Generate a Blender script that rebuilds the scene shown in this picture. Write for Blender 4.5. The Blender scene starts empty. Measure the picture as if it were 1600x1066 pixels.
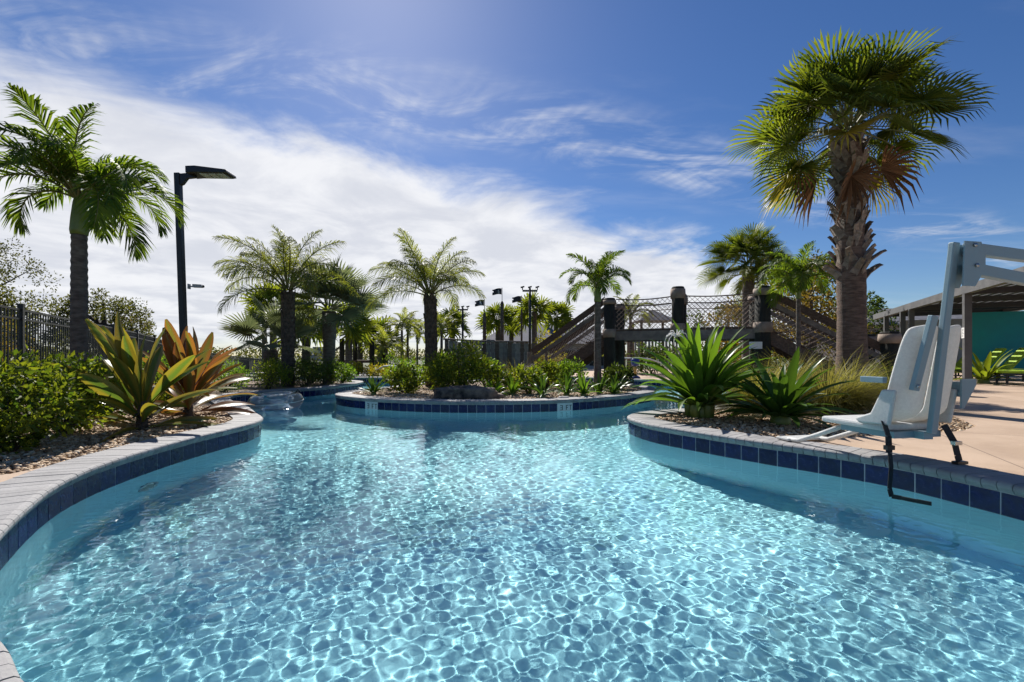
import bpy, bmesh, math, random
import numpy as np
from mathutils import Vector, Matrix, Euler
from mathutils.geometry import tessellate_polygon, delaunay_2d_cdt

sc = bpy.context.scene
COL = sc.collection
R = math.radians
# ------------------------------------------------------------------ camera
cam = bpy.data.cameras.new('camera'); cam_ob = bpy.data.objects.new('camera', cam); COL.objects.link(cam_ob)
sc.camera = cam_ob
cam.sensor_width = 36.0; cam.lens = 16.0; cam.shift_y = 0.0144
cam.clip_start = 0.05; cam.clip_end = 6000
cam_ob.location = (0, 0, 0.94); cam_ob.rotation_euler = (R(90), 0, 0)
# ------------------------------------------------------------------ sun, sky, exposure
SUN_EL, SUN_AZ = R(41), R(-16.8)
sun_dir = Vector((math.sin(SUN_AZ)*math.cos(SUN_EL), math.cos(SUN_AZ)*math.cos(SUN_EL), math.sin(SUN_EL)))
sl = bpy.data.lights.new('sun', 'SUN'); sl.energy = 4.9; sl.angle = R(0.5); sl.color = (1.0, 0.955, 0.89)
so = bpy.data.objects.new('sun', sl); COL.objects.link(so); so.location = (0, 0, 30)
so.rotation_euler = sun_dir.to_track_quat('Z', 'Y').to_euler()
sl.cycles.is_caustics_light = True
sc.view_settings.view_transform = 'Standard'; sc.view_settings.look = 'None'
sc.view_settings.exposure = 0.6; sc.view_settings.gamma = 1.0; sc.view_settings.use_curve_mapping = False
sc.cycles.use_denoising = True
sc.cycles.max_bounces = 10; sc.cycles.transparent_max_bounces = 12
sc.cycles.sample_clamp_indirect = 6.0
sc.cycles.caustics_reflective = False


class NT:
    """small wrapper round a node tree"""
    def __init__(s, tree): s.t = tree
    def n(s, typ, **kw):
        nd = s.t.nodes.new(typ)
        for k, v in kw.items(): setattr(nd, k, v)
        return nd
    def put(s, sock, v):
        if hasattr(v, 'is_output'): s.t.links.new(v, sock)
        elif v is not None: sock.default_value = v
    def math(s, op, a, b=None, c=None, clamp=False):
        nd = s.n('ShaderNodeMath', operation=op); nd.use_clamp = clamp
        for i, v in enumerate((a, b, c)):
            if v is not None: s.put(nd.inputs[i], v)
        return nd.outputs[0]
    def ramp(s, v, lo, hi, a=0.0, b=1.0):
        nd = s.n('ShaderNodeMapRange', interpolation_type='SMOOTHSTEP')
        s.put(nd.inputs[0], v)
        for i, x in enumerate((lo, hi, a, b)): s.put(nd.inputs[i+1], x)
        return nd.outputs[0]
    def noise(s, vec, scale, detail=4, rough=0.55, dist=0.0):
        nd = s.n('ShaderNodeTexNoise')
        if vec is not None: s.put(nd.inputs['Vector'], vec)
        nd.inputs['Scale'].default_value = scale; nd.inputs['Detail'].default_value = detail
        nd.inputs['Roughness'].default_value = rough; nd.inputs['Distortion'].default_value = dist
        return nd.outputs['Fac']
    def mix(s, f, a, b):
        nd = s.n('ShaderNodeMix', data_type='RGBA')
        s.put(nd.inputs[0], f)
        for i, v in ((6, a), (7, b)):
            if not hasattr(v, 'is_output') and len(v) == 3: v = (*v, 1)
            s.put(nd.inputs[i], v)
        return nd.outputs[2]
    def comb(s, x, y, z):
        nd = s.n('ShaderNodeCombineXYZ')
        for i, v in enumerate((x, y, z)): s.put(nd.inputs[i], v)
        return nd.outputs[0]


world = bpy.data.worlds.new('World'); sc.world = world; world.use_nodes = True
w = NT(world.node_tree); bg = world.node_tree.nodes['Background']
sky = w.n('ShaderNodeTexSky', sky_type='NISHITA'); sky.sun_disc = False
sky.sun_elevation = SUN_EL; sky.sun_rotation = SUN_AZ
sky.air_density = 1.0; sky.dust_density = 0.3; sky.ozone_density = 5.0; sky.altitude = 300
hs = w.n('ShaderNodeHueSaturation'); hs.inputs['Saturation'].default_value = 1.18; hs.inputs['Value'].default_value = 0.60; hs.inputs['Hue'].default_value = 0.508
w.put(hs.inputs['Color'], sky.outputs[0])
tc = w.n('ShaderNodeTexCoord'); sp = w.n('ShaderNodeSeparateXYZ'); w.put(sp.inputs[0], tc.outputs['Generated'])
zc = w.math('ADD', w.math('MAXIMUM', sp.outputs[2], 0.0), 0.1)
cu = w.math('DIVIDE', sp.outputs[0], zc); cv = w.math('DIVIDE', sp.outputs[1], zc)
cp = w.comb(cu, cv, 0.0)
n1 = w.noise(cp, 1.3, 9, 0.60, 0.5)
n2 = w.noise(w.comb(w.math('MULTIPLY', cu, 0.75), w.math('MULTIPLY', cv, 1.6), 3.0), 2.6, 8, 0.62, 0.9)
front = w.math('SUBTRACT', w.math('SUBTRACT', cv, w.math('MULTIPLY', cu, 0.73)), 2.22)
bank = w.ramp(w.math('ADD', front, w.math('MULTIPLY', w.math('SUBTRACT', n1, 0.5), 1.7)), -0.30, 0.30)
# high thin cirrus lying ahead of the bank, combed into ripples
line = w.math('SUBTRACT', cv, w.math('ADD', w.math('MULTIPLY', cu, 0.35), 1.62))
band = w.ramp(w.math('ABSOLUTE', line), 0.02, 0.34, 1.0, 0.0)
rip = w.n('ShaderNodeTexWave', wave_type='BANDS'); rip.inputs['Scale'].default_value = 5.5; rip.inputs['Distortion'].default_value = 5.0
rip.inputs['Detail'].default_value = 3; rip.inputs['Detail Scale'].default_value = 1.6
w.put(rip.inputs['Vector'], w.comb(w.math('ADD', cu, w.math('MULTIPLY', cv, 0.5)), w.math('MULTIPLY', cv, 0.4), 0.0))
cir = w.math('MULTIPLY', band, w.ramp(n2, 0.42, 0.76))
cir = w.math('MULTIPLY', cir, w.math('ADD', w.math('MULTIPLY', rip.outputs['Fac'], 0.16), 0.5))
veil = w.math('MULTIPLY', w.ramp(w.noise(w.comb(cu, w.math('MULTIPLY', cv, 3.0), 7.0), 0.7, 6, 0.6), 0.5, 0.8), 0.16)
amt = w.math('MAXIMUM', bank, w.math('MAXIMUM', cir, veil))
amt = w.math('MULTIPLY', amt, w.ramp(sp.outputs[2], -0.01, 0.05))
shade = w.ramp(w.noise(cp, 1.9, 6, 0.6, 0.4), 0.35, 0.65)
ccol = w.mix(shade, (4.7, 4.85, 5.3), (6.1, 6.15, 6.35))
w.put(bg.inputs['Color'], w.mix(w.math('MULTIPLY', amt, 0.97), hs.outputs[0], ccol))
bg.inputs['Strength'].default_value = 0.1

# ------------------------------------------------------------------ mesh helpers
def prop(o, label=None, cat=None, group=None, kind=None):
    for k, v in (('label', label), ('category', cat), ('group', group), ('kind', kind)):
        if v: o[k] = v
    return o
def link(name, me, parent=None, loc=None, rot=None, scale=None):
    o = bpy.data.objects.new(name, me); COL.objects.link(o)
    if parent is not None: o.parent = parent
    if loc is not None: o.location = loc
    if rot is not None: o.rotation_euler = rot
    if scale is not None: o.scale = (scale,)*3 if isinstance(scale, (int, float)) else scale
    return o
def thing(name, label, cat, loc=(0, 0, 0), rz=0.0, group=None):
    o = link(name, None, None, loc, (0, 0, rz)); o.empty_display_size = 0.1
    return prop(o, label, cat, group)
def basis(d, up=Vector((0, 0, 1))):
    d = Vector(d).normalized()
    if abs(d.dot(up)) > 0.995: up = Vector((1, 0, 0))
    s = d.cross(up).normalized()
    return d, s, s.cross(d).normalized()

class MB:
    def __init__(s): s.v = []; s.f = []; s.m = []
    def quadbox(s, c8, m=0):
        b = len(s.v); s.v += [tuple(p) for p in c8]
        for q in ((0, 3, 2, 1), (4, 5, 6, 7), (0, 1, 5, 4), (1, 2, 6, 5), (2, 3, 7, 6), (3, 0, 4, 7)):
            s.f.append(tuple(b+i for i in q)); s.m.append(m)
        return s
    def box(s, x0, x1, y0, y1, z0, z1, m=0):
        return s.quadbox([(x0, y0, z0), (x1, y0, z0), (x1, y1, z0), (x0, y1, z0), (x0, y0, z1), (x1, y0, z1), (x1, y1, z1), (x0, y1, z1)], m)
    def beam(s, a, b, w, h, m=0, up=(0, 0, 1)):
        a, b = Vector(a), Vector(b); d, sd, u = basis(b-a, Vector(up))
        sd *= w/2; u *= h/2
        return s.quadbox([a-sd-u, a+sd-u, b+sd-u, b-sd-u, a-sd+u, a+sd+u, b+sd+u, b-sd+u], m)
    def tube(s, pts, rad, n=8, m=0, cap=True):
        pts = [Vector(p) for p in pts]
        if not hasattr(rad, '__len__'): rad = [rad]*len(pts)
        b = len(s.v); u = None
        for i, p in enumerate(pts):
            d = (pts[min(i+1, len(pts)-1)]-pts[max(i-1, 0)]).normalized()
            if u is None: _, sd, u = basis(d)
            sd = d.cross(u).normalized(); u = sd.cross(d).normalized()
            for k in range(n):
                a = 2*math.pi*k/n; q = p+(sd*math.cos(a)+u*math.sin(a))*rad[i]; s.v.append(tuple(q))
        for i in range(len(pts)-1):
            for k in range(n):
                a0 = b+i*n+k; a1 = b+i*n+(k+1) % n
                s.f.append((a0, a1, a1+n, a0+n)); s.m.append(m)
        if cap:
            s.f.append(tuple(b+k for k in range(n))[::-1]); s.m.append(m)
            e = b+(len(pts)-1)*n; s.f.append(tuple(e+k for k in range(n))); s.m.append(m)
        return s
    def lathe(s, prof, n=16, c=(0, 0), m=0):
        b = len(s.v)
        for r, z in prof:
            for k in range(n):
                a = 2*math.pi*k/n; s.v.append((c[0]+r*math.cos(a), c[1]+r*math.sin(a), z))
        for i in range(len(prof)-1):
            for k in range(n):
                a0 = b+i*n+k; a1 = b+i*n+(k+1) % n
                s.f.append((a0, a1, a1+n, a0+n)); s.m.append(m)
        s.f.append(tuple(b+k for k in range(n))[::-1]); s.m.append(m)
        e = b+(len(prof)-1)*n; s.f.append(tuple(e+k for k in range(n))); s.m.append(m)
        return s
    def poly(s, pts, m=0):
        b = len(s.v); s.v += [tuple(p) for p in pts]; s.f.append(tuple(range(b, b+len(pts)))); s.m.append(m); return s
    def prism(s, pts2, place, t, m=0):
        """2-D outline extruded by t; place(x, y, z) gives the world point"""
        n = len(pts2); b = len(s.v)
        for z in (-t/2, t/2):
            for x, y in pts2: s.v.append(tuple(place(x, y, z)))
        s.f.append(tuple(b+i for i in range(n))[::-1]); s.f.append(tuple(b+n+i for i in range(n))); s.m += [m, m]
        for i in range(n):
            j = (i+1) % n; s.f.append((b+i, b+j, b+n+j, b+n+i)); s.m.append(m)
        return s
    def mesh(s, name, mats, smooth=False):
        me = bpy.data.meshes.new(name); me.from_pydata(s.v, [], s.f)
        for mt in (mats if isinstance(mats, (list, tuple)) else [mats]): me.materials.append(mt)
        if any(s.m): me.polygons.foreach_set('material_index', s.m)
        if smooth: me.shade_smooth()
        me.update(); return me
    def build(s, name, mats, parent=None, smooth=False, bevel=0.0, **kw):
        o = link(name, s.mesh(name, mats, smooth), parent, **kw)
        if bevel:
            b = o.modifiers.new('bevel', 'BEVEL'); b.width = bevel; b.segments = 2; b.limit_method = 'ANGLE'; b.angle_limit = R(40)
        return o
def np_mesh(name, V, F, mat, smooth=False, k=None):
    """V n x 3, F m x k arrays"""
    V = np.asarray(V, np.float32); F = np.asarray(F, np.int32); k = F.shape[1]
    me = bpy.data.meshes.new(name)
    me.vertices.add(len(V)); me.vertices.foreach_set('co', V.ravel())
    me.loops.add(F.size); me.loops.foreach_set('vertex_index', F.ravel())
    me.polygons.add(len(F)); me.polygons.foreach_set('loop_start', np.arange(0, F.size, k, dtype=np.int32))
    me.materials.append(mat); me.update(calc_edges=True)
    if smooth: me.shade_smooth()
    return me

# ------------------------------------------------------------------ materials
def new_mat(name):
    m = bpy.data.materials.new(name); m.use_nodes = True
    return m, NT(m.node_tree), m.node_tree.nodes['Principled BSDF']
def mat(name, c1, c2=None, scale=8.0, rough=0.6, bump=0.0, bscale=None, metal=0.0, spec=0.5, stretch=None, rnd=0.0, detail=5, coord='Object'):
    m, t, p = new_mat(name)
    tcn = t.n('ShaderNodeTexCoord'); vec = tcn.outputs[coord]
    if stretch:
        mp = t.n('ShaderNodeMapping'); mp.inputs['Scale'].default_value = stretch; t.put(mp.inputs[0], vec); vec = mp.outputs[0]
    f = t.noise(vec, scale, detail, 0.6)
    col = t.mix(t.ramp(f, 0.3, 0.7), c1, c2 or c1)
    if rnd:
        oi = t.n('ShaderNodeObjectInfo'); h = t.n('ShaderNodeHueSaturation')
        t.put(h.inputs['Value'], t.math('ADD', t.math('MULTIPLY', oi.outputs['Random'], rnd*2), 1-rnd)); t.put(h.inputs['Color'], col); col = h.outputs[0]
    t.put(p.inputs['Base Color'], col)
    p.inputs['Metallic'].default_value = metal; p.inputs['Specular IOR Level'].default_value = spec
    t.put(p.inputs['Roughness'], t.ramp(f, 0.2, 0.8, max(rough-0.1, 0.03), min(rough+0.1, 1)))
    if bump:
        b = t.n('ShaderNodeBump'); b.inputs['Strength'].default_value = bump; b.inputs['Distance'].default_value = 0.02
        t.put(b.inputs['Height'], t.noise(vec, bscale or scale*2, 6, 0.65)); t.put(p.inputs['Normal'], b.outputs[0])
    return m
def leaf_mat(name, c1, c2, trans=0.4, tc_=None, scale=3.0, rough=0.5, rnd=0.25, spec=0.22, tgain=1.0):
    """leaf: glossy skin over a body that lets light through"""
    m, t, p = new_mat(name)
    g = t.n('ShaderNodeNewGeometry'); oi = t.n('ShaderNodeObjectInfo')
    tcn = t.n('ShaderNodeTexCoord')
    f = t.noise(tcn.outputs['Object'], scale, 3, 0.6)
    f2 = t.math('ADD', t.math('MULTIPLY', g.outputs['Random Per Island'], 0.6), t.math('MULTIPLY', f, 0.5))
    col = t.mix(t.ramp(f2, 0.2, 0.85), c1, c2)
    h = t.n('ShaderNodeHueSaturation'); t.put(h.inputs['Value'], t.math('ADD', t.math('MULTIPLY', oi.outputs['Random'], rnd*2), 1-rnd)); t.put(h.inputs['Color'], col)
    t.put(p.inputs['Base Color'], h.outputs[0]); p.inputs['Roughness'].default_value = rough; p.inputs['Specular IOR Level'].default_value = spec
    tr = t.n('ShaderNodeBsdfTranslucent')
    gm = t.n('ShaderNodeMix', data_type='RGBA', blend_type='MULTIPLY'); gm.inputs[0].default_value = 1
    t.put(gm.inputs[6], h.outputs[0]); gm.inputs[7].default_value = (*(tc_ or (1.9, 1.8, 0.7)), 1)
    t.put(tr.inputs[0], gm.outputs[2])
    ms = t.n('ShaderNodeMixShader'); ms.inputs[0].default_value = trans
    t.put(ms.inputs[1], p.outputs[0]); t.put(ms.inputs[2], tr.outputs[0])
    out = [x for x in m.node_tree.nodes if x.type == 'OUTPUT_MATERIAL'][0]
    t.put(out.inputs[0], ms.outputs[0])
    return m

M = {}
M['coping'] = mat('coping', (0.235, 0.23, 0.23), (0.325, 0.315, 0.31), 9, 0.75, 0.25, 60, rnd=0.10)
M['grout'] = mat('grout', (0.52, 0.52, 0.52), (0.62, 0.62, 0.62), 20, 0.85)
M['tile'] = mat('tile', (0.002, 0.008, 0.050), (0.005, 0.017, 0.100), 14, 0.25, 0.10, 18, rnd=0.3, spec=0.3)
M['tile_white'] = mat('tile_white', (0.62, 0.63, 0.64), (0.7, 0.7, 0.7), 14, 0.2)
M['ink'] = mat('ink', (0.01, 0.01, 0.012), None, 8, 0.5)
M['plaster'] = mat('plaster', (0.50, 0.85, 0.93), (0.57, 0.88, 0.95), 3, 0.8, 0.1, 40)
M['deck'] = mat('deck', (0.385, 0.272, 0.185), (0.48, 0.352, 0.25), 1.6, 0.8, 0.25, 40, detail=8)
M['soil'] = mat('soil', (0.10, 0.065, 0.04), (0.22, 0.15, 0.095), 18, 0.95, 0.8, 30)
M['ground'] = mat('ground', (0.035, 0.05, 0.018), (0.085, 0.10, 0.035), 0.7, 0.95, 0.5, 6, detail=8)
M['stone'] = mat('stone', (0.012, 0.011, 0.010), (0.27, 0.20, 0.14), 5.5, 0.85, 1.0, 12, detail=10)
M['black'] = mat('black', (0.008, 0.008, 0.009), (0.014, 0.014, 0.015), 5, 0.42)
M['bronze'] = mat('bronze', (0.014, 0.012, 0.012), (0.024, 0.02, 0.02), 5, 0.45)
M['lens'] = mat('lens', (0.45, 0.44, 0.40), (0.6, 0.58, 0.5), 30, 0.25)
M['grey_metal'] = mat('grey_metal', (0.34, 0.34, 0.35), None, 5, 0.45)
M['trunk_grey'] = mat('trunk_grey', (0.07, 0.055, 0.045), (0.17, 0.14, 0.115), 9, 0.9, 0.6, 20, stretch=(1, 1, 3))
M['trunk_dark'] = mat('trunk_dark', (0.040, 0.029, 0.021), (0.14, 0.105, 0.08), 9, 0.95, 0.9, 22)
M['trunk_brown'] = mat('trunk_brown', (0.075, 0.047, 0.034), (0.20, 0.135, 0.10), 7, 0.92, 0.8, 20, stretch=(1, 1, 5))
M['boot'] = mat('boot', (0.15, 0.115, 0.09), (0.34, 0.275, 0.22), 10, 0.85, 0.5, 30, rnd=0.25)
M['shaft'] = mat('shaft', (0.10, 0.15, 0.025), (0.17, 0.21, 0.05), 4, 0.4)
M['wood'] = mat('wood', (0.065, 0.040, 0.028), (0.155, 0.10, 0.07), 5, 0.85, 0.5, 25, stretch=(1, 8, 8), rnd=0.2)
M['wood_grey'] = mat('wood_grey', (0.13, 0.105, 0.09), (0.24, 0.20, 0.17), 5, 0.85, 0.5, 25, rnd=0.2)
M['pile'] = mat('pile', (0.012, 0.013, 0.010), (0.035, 0.033, 0.024), 7, 0.9, 0.6, 25, stretch=(3, 3, 0.6))
M['collar'] = mat('collar', (0.22, 0.165, 0.125), (0.33, 0.255, 0.20), 6, 0.85, 0.4, 30)
M['rope'] = mat('rope', (0.12, 0.085, 0.065), (0.20, 0.15, 0.12), 20, 0.95)
M['lift_paint'] = mat('lift_paint', (0.20, 0.29, 0.33), (0.22, 0.31, 0.35), 6, 0.42)
M['lift_plastic'] = mat('lift_plastic', (0.60, 0.62, 0.62), (0.72, 0.73, 0.72), 60, 0.6, 0.3, 150)
M['strap'] = mat('strap', (0.010, 0.010, 0.011), (0.02, 0.02, 0.02), 30, 0.8, 0.3, 200)
M['steel'] = mat('steel', (0.45, 0.45, 0.45), None, 8, 0.3, metal=1.0)
M['pergola'] = mat('pergola', (0.095, 0.095, 0.098), (0.125, 0.125, 0.125), 4, 0.55)
M['pergola_dark'] = mat('pergola_dark', (0.04, 0.04, 0.042), (0.06, 0.06, 0.06), 4, 0.6)
M['teal'] = mat('teal', (0.02, 0.30, 0.33), (0.025, 0.34, 0.37), 3, 0.7)
M['lime'] = mat('lime', (0.30, 0.47, 0.015), (0.36, 0.52, 0.02), 20, 0.65)
M['white'] = mat('white', (0.72, 0.72, 0.70), (0.8, 0.8, 0.78), 10, 0.6)
M['wall_pale'] = mat('wall_pale', (0.36, 0.35, 0.36), (0.44, 0.43, 0.44), 2, 0.8)
M['shingle'] = mat('shingle', (0.10, 0.10, 0.115), (0.18, 0.18, 0.20), 3, 0.9, 0.5, 8, detail=8)
M['blue_paint'] = mat('blue_paint', (0.015, 0.035, 0.22), (0.02, 0.05, 0.28), 6, 0.35)
M['yellow_paint'] = mat('yellow_paint', (0.55, 0.36, 0.08), (0.62, 0.42, 0.12), 6, 0.5)
M['petal'] = leaf_mat('petal', (0.7, 0.68, 0.66), (0.8, 0.78, 0.76), 0.4, (1, 1, 1))
M['palm_green'] = leaf_mat('palm_green', (0.048, 0.095, 0.014), (0.135, 0.19, 0.026), 0.48)
M['palm_olive'] = leaf_mat('palm_olive', (0.085, 0.115, 0.028), (0.200, 0.215, 0.055), 0.48)
M['palm_silver'] = leaf_mat('palm_silver', (0.10, 0.125, 0.080), (0.175, 0.20, 0.125), 0.36, (1.5, 1.5, 0.9))
M['sabal'] = leaf_mat('sabal', (0.055, 0.090, 0.012), (0.150, 0.180, 0.024), 0.46)
M['sabal_yellow'] = leaf_mat('sabal_yellow', (0.16, 0.14, 0.02), (0.28, 0.23, 0.04), 0.4)
M['dead'] = leaf_mat('dead', (0.085, 0.045, 0.025), (0.19, 0.105, 0.06), 0.25, (1.3, 1.1, 0.8), rough=0.8)
M['dead_orange'] = leaf_mat('dead_orange', (0.30, 0.09, 0.03), (0.42, 0.16, 0.06), 0.3, (1.3, 1.1, 0.8), rough=0.8)
M['rachis'] = mat('rachis', (0.12, 0.13, 0.035), (0.19, 0.17, 0.06), 6, 0.5)
M['crinum'] = leaf_mat('crinum', (0.045, 0.105, 0.016), (0.11, 0.19, 0.028), 0.40, (1.8, 1.8, 0.6), rough=0.33)
M['crinum_dark'] = leaf_mat('crinum_dark', (0.025, 0.065, 0.014), (0.065, 0.125, 0.022), 0.3, rough=0.3)
M['shrub_lime'] = leaf_mat('shrub_lime', (0.055, 0.105, 0.014), (0.20, 0.235, 0.026), 0.44)
M['shrub_green'] = leaf_mat('shrub_green', (0.050, 0.110, 0.016), (0.14, 0.22, 0.030), 0.48)
M['shrub_dark'] = leaf_mat('shrub_dark', (0.030, 0.058, 0.014), (0.08, 0.115, 0.026), 0.4)
M['shrub_yellow'] = leaf_mat('shrub_yellow', (0.20, 0.20, 0.02), (0.40, 0.34, 0.03), 0.4, (1.4, 1.3, 0.7))
M['tree_olive'] = leaf_mat('tree_olive', (0.040, 0.052, 0.016), (0.115, 0.120, 0.032), 0.4)
M['tree_rust'] = leaf_mat('tree_rust', (0.07, 0.065, 0.014), (0.19, 0.13, 0.03), 0.35)
M['grass_blade'] = leaf_mat('grass_blade', (0.11, 0.115, 0.035), (0.28, 0.26, 0.10), 0.45)
M['bark'] = mat('bark', (0.05, 0.037, 0.028), (0.12, 0.09, 0.07), 8, 0.95, 0.6, 20)

def ti_material(name, mid, rim, back):
    """long coloured leaf: a band down the middle of another colour, from the strip's own UV"""
    m, t, p = new_mat(name)
    uv = t.n('ShaderNodeTexCoord'); s = t.n('ShaderNodeSeparateXYZ'); t.put(s.inputs[0], uv.outputs['UV'])
    d = t.math('ABSOLUTE', t.math('SUBTRACT', s.outputs[0], 0.5))
    mp = t.comb(t.math('MULTIPLY', s.outputs[0], 6.0), t.math('MULTIPLY', s.outputs[1], 1.2), 0.0)
    f = t.ramp(t.math('ADD', d, t.math('MULTIPLY', t.math('SUBTRACT', t.noise(mp, 3.0, 4, 0.6), 0.5), 0.35)), 0.08, 0.36)
    col = t.mix(f, mid, rim)
    oi = t.n('ShaderNodeObjectInfo'); col = t.mix(t.ramp(oi.outputs['Random'], 0.45, 1.0, 0.0, 0.6), col, back)
    t.put(p.inputs['Base Color'], col); p.inputs['Roughness'].default_value = 0.30
    tr = t.n('ShaderNodeBsdfTranslucent'); gm = t.n('ShaderNodeMix', data_type='RGBA', blend_type='MULTIPLY'); gm.inputs[0].default_value = 1
    t.put(gm.inputs[6], col); gm.inputs[7].default_value = (1.9, 1.7, 0.9, 1); t.put(tr.inputs[0], gm.outputs[2])
    ms = t.n('ShaderNodeMixShader'); ms.inputs[0].default_value = 0.42
    t.put(ms.inputs[1], p.outputs[0]); t.put(ms.inputs[2], tr.outputs[0])
    out = [x for x in m.node_tree.nodes if x.type == 'OUTPUT_MATERIAL'][0]; t.put(out.inputs[0], ms.outputs[0])
    return m
M['ti'] = ti_material('ti', (0.085, 0.15, 0.03), (0.21, 0.185, 0.03), (0.11, 0.075, 0.04))
M['ti_red'] = ti_material('ti_red', (0.13, 0.13, 0.03), (0.21, 0.10, 0.028), (0.11, 0.025, 0.02))

def pebble_material():
    m, t, p = new_mat('pebble')
    g = t.n('ShaderNodeNewGeometry'); r = t.n('ShaderNodeValToRGB'); t.put(r.inputs[0], g.outputs['Random Per Island'])
    e = r.color_ramp.elements; e[0].color = (0.20, 0.115, 0.06, 1); e[1].color = (0.62, 0.52, 0.39, 1)
    for pos, c in ((0.3, (0.36, 0.23, 0.12, 1)), (0.6, (0.47, 0.32, 0.18, 1)), (0.8, (0.54, 0.40, 0.25, 1))):
        x = e.new(pos); x.color = c
    t.put(p.inputs['Base Color'], r.outputs[0]); p.inputs['Roughness'].default_value = 0.75
    return m
M['pebble'] = pebble_material()
def deck_joints(m):
    """saw-cut control joints and rain stains in the concrete"""
    t = NT(m.node_tree); p = m.node_tree.nodes['Principled BSDF']; col = p.inputs['Base Color'].links[0].from_socket
    g = t.n('ShaderNodeTexCoord'); s = t.n('ShaderNodeSeparateXYZ'); t.put(s.inputs[0], g.outputs['Object'])
    a = t.math('ADD', t.math('MULTIPLY', s.outputs[0], .889), t.math('MULTIPLY', s.outputs[1], -.458)); b = t.math('ADD', t.math('MULTIPLY', s.outputs[0], .458), t.math('MULTIPLY', s.outputs[1], .889))
    ln = None
    for c, off in ((a, .35), (b, .8)):
        d = t.math('ABSOLUTE', t.math('SUBTRACT', t.math('FRACT', t.math('DIVIDE', t.math('ADD', c, off+40), 2.4)), .5)); l = t.math('LESS_THAN', d, .0022)
        ln = l if ln is None else t.math('MAXIMUM', ln, l)
    col = t.mix(t.math('MULTIPLY', ln, .75), col, (.10, .07, .05))
    st = t.ramp(t.noise(g.outputs['Object'], .55, 7, .65, .6), .52, .68); col = t.mix(t.math('MULTIPLY', st, .30), col, (.27, .185, .125))
    t.put(p.inputs['Base Color'], col)
deck_joints(M['deck'])
def water_material():
    m = bpy.data.materials.new('water'); m.use_nodes = True; t = NT(m.node_tree); m.node_tree.nodes.clear()
    o = t.n('ShaderNodeOutputMaterial'); g = t.n('ShaderNodeBsdfGlass'); g.inputs['IOR'].default_value = 1.333
    g.inputs['Roughness'].default_value = 0.0; g.inputs['Color'].default_value = (0.86, 0.99, 1.0, 1)
    t.put(o.inputs[0], g.outputs[0]); return m
M['water'] = water_material()
def add_translucency(m, col, f):
    t = NT(m.node_tree); out = [x for x in m.node_tree.nodes if x.type == 'OUTPUT_MATERIAL'][0]; p = m.node_tree.nodes['Principled BSDF']
    tr = t.n('ShaderNodeBsdfTranslucent'); tr.inputs[0].default_value = (*col, 1); ms = t.n('ShaderNodeMixShader'); ms.inputs[0].default_value = f
    t.put(ms.inputs[1], p.outputs[0]); t.put(ms.inputs[2], tr.outputs[0]); t.put(out.inputs[0], ms.outputs[0])
add_translucency(M['lift_plastic'], (0.72, 0.68, 0.62), 0.3)
def vinyl_material():
    m = bpy.data.materials.new('clear_vinyl'); m.use_nodes = True; t = NT(m.node_tree); m.node_tree.nodes.clear()
    o = t.n('ShaderNodeOutputMaterial'); gl = t.n('ShaderNodeBsdfGlossy'); gl.inputs['Roughness'].default_value = 0.08
    tr = t.n('ShaderNodeBsdfTransparent'); tr.inputs[0].default_value = (0.86, 0.92, 0.96, 1)
    lw = t.n('ShaderNodeLayerWeight'); lw.inputs[0].default_value = 0.35
    df = t.n('ShaderNodeBsdfTranslucent'); df.inputs[0].default_value = (0.8, 0.86, 0.92, 1)
    a = t.n('ShaderNodeMixShader'); a.inputs[0].default_value = 0.42; t.put(a.inputs[1], tr.outputs[0]); t.put(a.inputs[2], df.outputs[0])
    b = t.n('ShaderNodeMixShader'); t.put(b.inputs[0], t.math('ADD', t.math('MULTIPLY', lw.outputs['Fresnel'], 0.9), 0.04))
    t.put(b.inputs[1], a.outputs[0]); t.put(b.inputs[2], gl.outputs[0]); t.put(o.inputs[0], b.outputs[0]); return m
M['vinyl'] = vinyl_material()

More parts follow.
